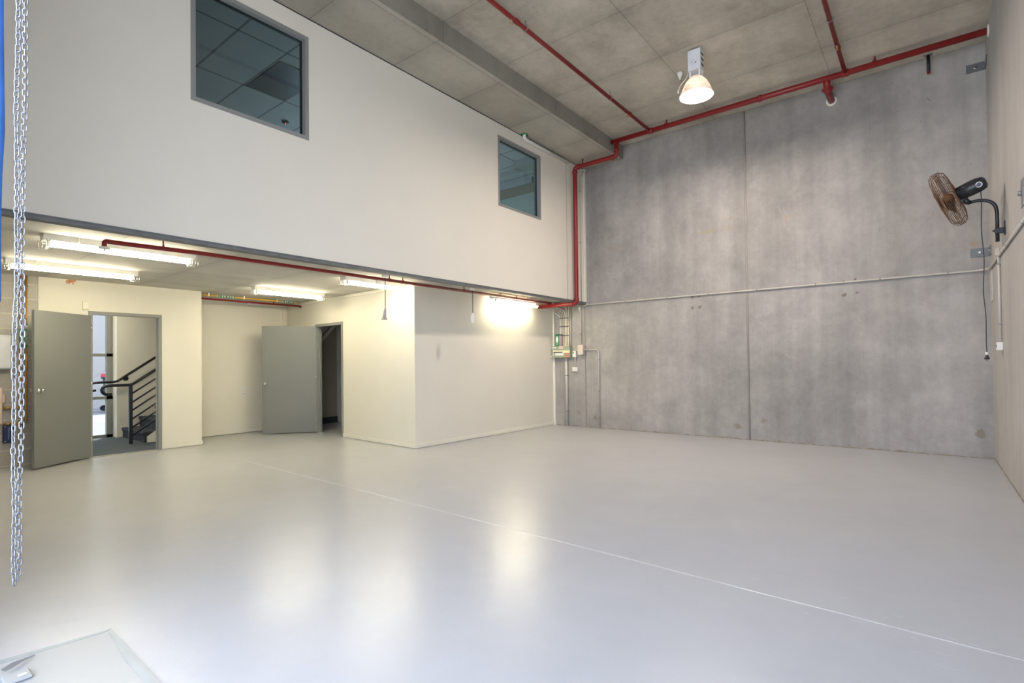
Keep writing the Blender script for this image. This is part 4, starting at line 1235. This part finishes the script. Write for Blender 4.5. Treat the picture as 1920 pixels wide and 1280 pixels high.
# ================================================================== PENDANT OUTLETS
for i, (u_, v_, ue, ve, lab) in enumerate(((722, 516, 721, 600, 'pendant socket with angled body hanging left, beside the bright twin tube light'),
                                          (886, 542, 885, 607, 'pendant socket hanging in front of the box wall, left of the bright patch'))):
    p = px(u_, v_, 0, -5.50); p.z = ZS - .012
    e = px(ue, ve, 0, p.x)
    t_ = thing('pendant_socket', lab, 'hanging socket', p, 'pendant sockets under the mezzanine edge')
    MB().lathe([(.030, 0), (.042, .004), (.042, .078), (.034, .090), (.012, .094)], p, (0, 0, -1), 20).build('ceiling_base', 'plastic_white', t_)
    top = p.z - .09; bot = e.z + .15
    q = MB(); n_ = int((top - bot) / .018)
    cpt = []
    for k in range(n_ * 4):
        a__ = k * PI / 2; cpt.append((p.x + .0045 * math.cos(a__), p.y + .0045 * math.sin(a__), top - (top - bot) * k / (n_ * 4 - 1)))
    q.tube(cpt, .0035, 6).tube([(p.x, p.y, top), (p.x, p.y, bot)], .003, 6)
    q.build('cord', 'black_plastic', t_)
    if i == 0:
        q = MB().tube([(p.x, p.y, bot + .01), (p.x, p.y - .006, bot - .03), (p.x, p.y - .016, bot - .12)], [.010, .019, .024], 14).bevbox(p.x - .030, p.x + .030, p.y - .050, p.y + .014, bot - .145, bot - .12, .006)
    else:
        q = MB().lathe([(.008, -.02), (.014, 0), (.026, .015), (.032, .06), (.028, .125), (.020, .135)], (p.x, p.y, bot), (0, 0, -1), 14)
    q.build('socket_body', 'plastic_white' if i else 'conduit_grey', t_)
t_ = thing('edge_conduit', 'thin grey conduit along the underside of the mezzanine edge feeding the pendant sockets', 'conduit', (-5.45, 5, 2.49))
pA = px(722, 516, 0, -5.50); pB = px(886, 542, 0, -5.50)
MB().tube([(-5.455, pA.y - .18, 2.480), (-5.450, pA.y + .9, 2.480), (-5.450, 8.4, 2.480)], .010, 8).build('conduit_run', 'conduit_grey', t_)
for yy in (pA.y - .14, 5.1, 5.6, 6.9, 7.8): MB().bevbox(-5.70, -5.42 if yy < 0 else -5.44, yy - .007, yy + .007, 2.495, ZS - .012, .001).build('saddle_clip', 'galvanised', t_) if False else None

# ================================================================== BLOCK WALL FITTINGS (left edge)
BX = LEFT - .012


def vpipe(nm, lab, y, z0, z1, pts, r=.012, mat='copper_pipe'):
    t = thing(nm, lab, 'pipe', (BX + .03, y, z0))
    MB().tube(fillet(pts, .03, 5), r, 12).build('pipe_run', mat, t)
    return t


PXX = BX + .035
yA = px(39, 640, 0, PXX).y; yB = px(49, 640, 0, PXX).y
zt = ZS - .003
zA = px(10, 765, 0, PXX).z; zB = px(10, 795, 0, PXX).z
yL = px(5, 765, 0, PXX).y
for k, (yy, zz, lab) in enumerate(((yA, zA, 'left yellow copper water pipe on the blockwork, behind the chain'), (yB, zB - .0, 'right yellow copper water pipe on the blockwork, nearer the open door'))):
    t_ = vpipe('water_pipe', lab, yy, zz, zt, [(PXX, yy, zt), (PXX, yy, zz), (PXX, yL, zz)], .0125, 'copper_pipe')
    for z in (2.37, 1.95, 1.28): MB().lathe([(.016, -.008), (.016, .008)], (PXX, yy, z), (0, 0, 1), 10).cyl((BX, yy, z), (PXX, yy, z), .005, 6).build('pipe_clip', 'galvanised', t_)
    collars(t_, [((PXX, yy, .98 - .03 * k), (0, 0, 1), .0135, .03), ((PXX, yy, zz + .05), (0, 0, 1), .0135, .04), ((PXX, yy, zz + .16), (0, 0, 1), .0135, .03), ((PXX, yL + .05, zz), (0, 1, 0), .0135, .04)], 'brass')
    za = px(40, 606, 0, PXX).z; zb = px(40, 652, 0, PXX).z
    lb = MB().tube([(PXX, yy, zb), (PXX, yy, za)], .0145, 12).build('label_band', 'label_green', t_)
    MB().tube([(PXX, yy, za - .075), (PXX, yy, za - .02)], .0150, 12).build('label_arrow', 'label_white', lb)
    cu = bpy.data.curves.new('label_lettering', 'FONT'); cu.body = 'RAIN WATER'; cu.size = .032; cu.extrude = .0004; cu.align_x = 'LEFT'; cu.align_y = 'CENTER'
    cu.materials.append(MAT['label_white'])
    tmp = bpy.data.objects.new('tmp_text', cu); COL.objects.link(tmp)
    tme = bpy.data.meshes.new_from_object(tmp); bpy.data.objects.remove(tmp)
    to = bpy.data.objects.new('label_lettering', tme); COL.objects.link(to); to.parent = lb
    # text reads downwards: x axis -> -z, y axis -> +y... facing +x
    mt_ = Matrix(((0, 0, 1), (0, 1, 0), (-1, 0, 0))).to_4x4()
    mt_.translation = Vector((PXX + .0155, yy, za - .09)) - t_.location
    to.matrix_basis = mt_

plate = [px(0, 630, 0, BX + .10), px(24, 692, 0, BX + .10)]
t_ = thing('meter_cover', 'white plastic cover box at the left edge of the blockwork wall', 'cover box', (BX, 1.2, 1.3))
MB().bevbox(BX, BX + .11, plate[0].y - .35, px(24, 660, 0, BX + .11).y, px(24, 692, 0, BX + .11).z, px(24, 628, 0, BX + .11).z, .02).build('cover', 'tape_white', t_)
ys = px(5, 760, 0, BX + .09).y; z0 = px(5, 795, 0, BX + .09).z; z1 = px(5, 727, 0, BX + .09).z
t_ = thing('isolator_switch', 'pale pink isolator box with a dark rotary handle at the left edge', 'switch box', (BX, ys, z0))
MB().bevbox(BX, BX + .09, ys - .30, ys, z0, z1, .008).build('case', 'plastic_pink', t_)
zk = px(7, 747, 0, BX + .09).z
MB().bevbox(BX + .02, BX + .085, ys, ys + .022, zk - .055, zk + .05, .008).build('handle_mount', 'plastic_pink', t_)
MB().slab([(BX + .03, ys + .022, zk - .06), (BX + .03, ys + .022, zk + .03), (BX + .03, ys + .038, zk + .04), (BX + .03, ys + .034, zk - .05)], (.05, 0, 0)).build('switch_handle', 'box_mauve', t_)
a_ = px(5.5, 797, 0, BX + .05); b__ = px(26.5, 829, 0, BX + .05)
t_ = thing('navy_socket_plate', 'navy blue metal plate box with four screws low on the blockwork', 'wall box', (BX, a_.y, b__.z))
MB().bevbox(BX, BX + .05, a_.y, b__.y, b__.z, a_.z, .010).build('plate', 'navy_box', t_)
ym = (a_.y + b__.y) / 2
MB().bevbox(BX + .05, BX + .058, ym - .008, ym + .010, b__.z + .045, a_.z - .03, .003).build('rib', 'navy_rib', t_)
for sy in (a_.y + .02, b__.y - .02):
    for sz in (b__.z + .02, a_.z - .022):
        MB().lathe([(.006, 0), (.005, .003)], (BX + .05, sy, sz), (1, 0, 0), 10).build('screw', 'chrome', t_)

# ================================================================== OFFICE BULKHEADS, CEILING FITTINGS
t_ = thing('office_troffer', 'dark unlit ceiling panel seen through the large upper window', 'ceiling light', (-6.9, 3.70, OFZ))
MB().box(-7.40, -6.46, 3.44, 3.99, OFZ - .008, OFZ - .001).build('panel', 'dark_steel', t_)
p = px(535, 228, 2, OFZ)
t_ = thing('smoke_detector', 'small round detector with a red light on the office ceiling', 'smoke detector', (p.x, p.y, OFZ))
MB().lathe([(.055, 0), (.055, .012), (.040, .030), (.02, .034)], p, (0, 0, -1), 24).build('base', 'dark_steel', t_)
MB().lathe([(.008, .034), (.006, .040)], p, (0, 0, -1), 10).build('indicator_lamp', 'led_red', t_)
Y1 = 8.02
q0 = px(930 + 255 * .1289, 250 + 520 * .1289, 1, Y1); q1 = px(930 + 255 * .1289, 250 + 395 * .1289, 1, Y1)
t_ = thing('office_bulkhead', 'upper white boxed bulkhead seen through the small upper window', 'bulkhead', (-6.0, Y1, q0.z))
MB().box(q0.x, MEZ - .13, Y1, Y1 + .25, q0.z, OFZ).build('casing', 'outside_white', t_)
t_ = thing('office_bulkhead', 'lower long white pelmet on the office end wall seen through the small upper window', 'bulkhead', (-8, FAR, 5.1))
MB().box(-9.0, -6.46, FAR - .12, FAR - .02, 5.075, OFZ).build('casing', 'outside_white', t_)
t_ = thing('pelmet_shade', 'shade below the pelmet, made as a dark band on the office end wall', 'rail', (-8, FAR, 4.98))
MB().box(-9.0, MEZ - .13, FAR - .05, FAR - .02, 4.90, 5.075).build('rail', 'store_wall', t_)  # solid dark band standing in for the shadow below the pelmet
ol = bpy.data.lights.new('office_fill', 'AREA'); ol.shape = 'RECTANGLE'; ol.size = 2.5; ol.size_y = 1.2; ol.energy = 45; ol.color = (.62, .82, 1)  # added fill light, no window behind it; brightens the office ceiling
oo = bpy.data.objects.new('office_fill', ol); COL.objects.link(oo); oo.location = (-9.7, 6.4, 3.9); oo.rotation_euler = (0, -PI / 2, 0)

ol2 = bpy.data.lights.new('office_fill_end', 'POINT'); ol2.shadow_soft_size = .35; ol2.energy = 30; ol2.color = (.92, 1, .95)  # unseen point light added to brighten the end of the office
oo2 = bpy.data.objects.new('office_fill_end', ol2); COL.objects.link(oo2); oo2.location = (-7.6, 6.6, 3.4)

# ================================================================== ROLLER DOOR, CHAIN, THRESHOLD
rd = thing('roller_door', 'rolled up roller door drum above the opening', 'roller door', (-1.3, .12, 4.9))
MB().cyl((-3.22, .12, 4.86), (RGT - .03, .12, 4.86), .15, 40).build('curtain_roll', 'galvanised', rd)
MB().cyl((-3.25, .12, 4.86), (RGT - .005, .12, 4.86), .04, 16).bevbox(-3.27, -3.235, -.13, .42, 4.66, 5.06, .004).build('axle', 'galvanised', rd)
MB().cyl((-3.10, .30, 4.86), (-3.04, .30, 4.86), .16, 28).bevbox(-3.12, -3.02, .12, .34, 4.82, 4.90, .004).build('chain_wheel', 'galvanised', rd)

CH = px(30, 1097, 1, .443); CT_ = px(41, 0, 1, .443)
chn = thing('hoist_chain', 'doubled galvanised hoist chain hanging at the left edge of the room', 'chain', (CH.x, .443, .39))
PITCH_ = .0238
wl = MB()
def link_mesh():
    mb = MB(); pts_ = []
    h_, w_ = .0112, .0080
    for k in range(8): a__ = PI * k / 7; pts_.append((w_ * math.cos(a__), 0, h_ * .5 + w_ * math.sin(a__) + .002))
    for k in range(8): a__ = PI + PI * k / 7; pts_.append((w_ * math.cos(a__), 0, -h_ * .5 + w_ * math.sin(a__) - .002))
    mb.tube(pts_, .0026, 7, True)
    return mb
lm = link_mesh().build('chain_link', 'chain_steel', None)
lme = lm.data; bpy.data.objects.remove(lm)
zlo, zhi = .392, 4.86
random.seed(11)
def chain_pt(s_, z):
    base = CH.lerp(CT_, (z - CH.z) / (CT_.z - CH.z)) if z < CT_.z else CT_ + (CT_ - CH) * ((z - CT_.z) / (CT_.z - CH.z))
    spread = .0085 if z > .5 else .0085 * max(.15, (z - .392) / .11)
    sway = .0030 * math.sin(z * 5.1 + s_ * 1.3) + .0018 * math.sin(z * 13 + s_)
    return Vector((base.x, .443, z)) + RT * (s_ * spread + sway) + FW * (s_ * .006)
nlink = int((zhi - zlo) / PITCH_)
cand = []
for s_ in (-1, 1):
    for k in range(nlink):
        z = zlo + .012 + k * PITCH_ + (.0119 if s_ > 0 else 0)
        cand.append((abs(z - 1.3), s_, k, z))
cand.sort()
rest = []
base_ang = math.atan2(RT.y, RT.x)
for n_, (dz_, s_, k, z) in enumerate(cand):
    ang = base_ang + (0 if (k % 2) else PI / 2) + random.uniform(-.35, .35) + (.5 if s_ > 0 else 0)
    pos = chain_pt(s_, z)
    if n_ < 100:
        o_ = bpy.data.objects.new('chain_link', lme); COL.objects.link(o_); o_.parent = chn
        o_.location = pos - chn.location; o_.rotation_euler = (0, 0, ang)
    else:
        rest.append((pos, ang))
mb = MB(); src = link_mesh()
for pos, ang in rest:
    R3 = Matrix.Rotation(ang, 3, 'Z'); o0 = len(mb.v)
    mb.v += [R3 @ v_ + pos for v_ in src.v]
    for f_ in src.f: mb.f.append([i + o0 for i in f_]); mb.sm.append(True); mb.mi.append(0)
ro = mb.build('chain_link', 'chain_steel', chn); ro['kind'] = 'stuff'

# blue fabric edge beside the opening
prof = [(2.0, 565), (2.2, 500), (2.6, 400), (4.5, 330), (7.0, 285), (9.5, 245), (9.2, 210), (8.4, 150), (7.5, 80), (7.0, 0), (6.5, -60)]
q = MB(); rows = []
for (u_, v_) in prof:
    p_ = CAM + (FW + RT * ((u_ - 960) / F_PX) - UP * ((v_ - 640 - PPY) / F_PX)) * 2.22
    rows.append(p_)
rows.append(rows[-1] + Vector((0, 0, 1.35)))
vs = []; M2 = 9
for p_ in rows:
    for k in range(M2):
        t = k / (M2 - 1)
        vs.append(Vector((p_.x - .04 * math.sin(t * PI * 2.0) * t - .10 * t, p_.y - .27 * t, p_.z)))
nv = len(vs); vs += [p_ + Vector((-.012, 0, 0)) for p_ in vs]
fs = []
for i in range(len(rows) - 1):
    for k in range(M2 - 1):
        a0 = i * M2 + k; fs.append((a0, a0 + 1, a0 + 1 + M2, a0 + M2)); fs.append((a0 + nv, a0 + M2 + nv, a0 + 1 + M2 + nv, a0 + 1 + nv))
    fs.append((i * M2, (i + 1) * M2, (i + 1) * M2 + nv, i * M2 + nv))
q._add(vs, fs, True)
tag(q.build('blue_curtain', 'blue_fabric'), 'blue fabric curtain edge at the far left beside the door opening', 'curtain')

# threshold patch with peeled edge
plain('threshold_paint', (0.34, 0.355, 0.36), 0.36, var=.05, vscale=2, bump=.15, bscale=20)
tp = MB().slab([(-3.185, .815, 0), (-2.49, .803, 0), (RGT, .79, 0), (RGT, -.3, 0), (-3.30, -.3, 0), (-3.245, .42, 0)][::-1], (0, 0, .004))
struct('trim_17', tp, 'threshold_paint')
q = MB()
plain('threshold_edge', (0.27, 0.31, 0.335), 0.30, var=.1)
q.slab([(-3.185, .815, .004), (-3.245, .42, .004), (-3.25, .10, .004), (-3.19, .10, .004), (-3.205, .42, .004), (-3.17, .78, .004)], (0, 0, .0015))
q.slab([(-3.17, .80, .004), (-2.49, .790, .004), (-2.49, .760, .004), (-2.80, .765, .004), (-3.15, .795, .004)], (0, 0, .0015))
struct('trim_18', q, 'threshold_edge')
fl = [px(2, 1256, 2, .03), px(22, 1243, 2, .035), px(48, 1232, 2, .02), px(66, 1228, 2, .01), px(46, 1238, 2, .012), px(22, 1252, 2, .012), px(10, 1259, 2, .012)]
tag(MB().slab(fl, (0, 0, .003)).build('peeling_paint', 'outside_white'), 'curled strip of peeling white paint on the floor at the bottom left', 'paint flake')
bp = px(32, 1272, 2, .006)
t_ = thing('floor_bolt_plate', 'small pale plate on the threshold floor at the bottom left corner', 'floor plate', (bp.x, bp.y, .004))
MB().bevbox(bp.x - .05, bp.x + .04, bp.y - .045, bp.y + .045, .004, .018, .008).build('plate', 'threshold_paint', t_)
MB().bevbox(bp.x + .005, bp.x + .02, bp.y + .0, bp.y + .03, .018, .024, .003).build('catch', 'label_white', t_)
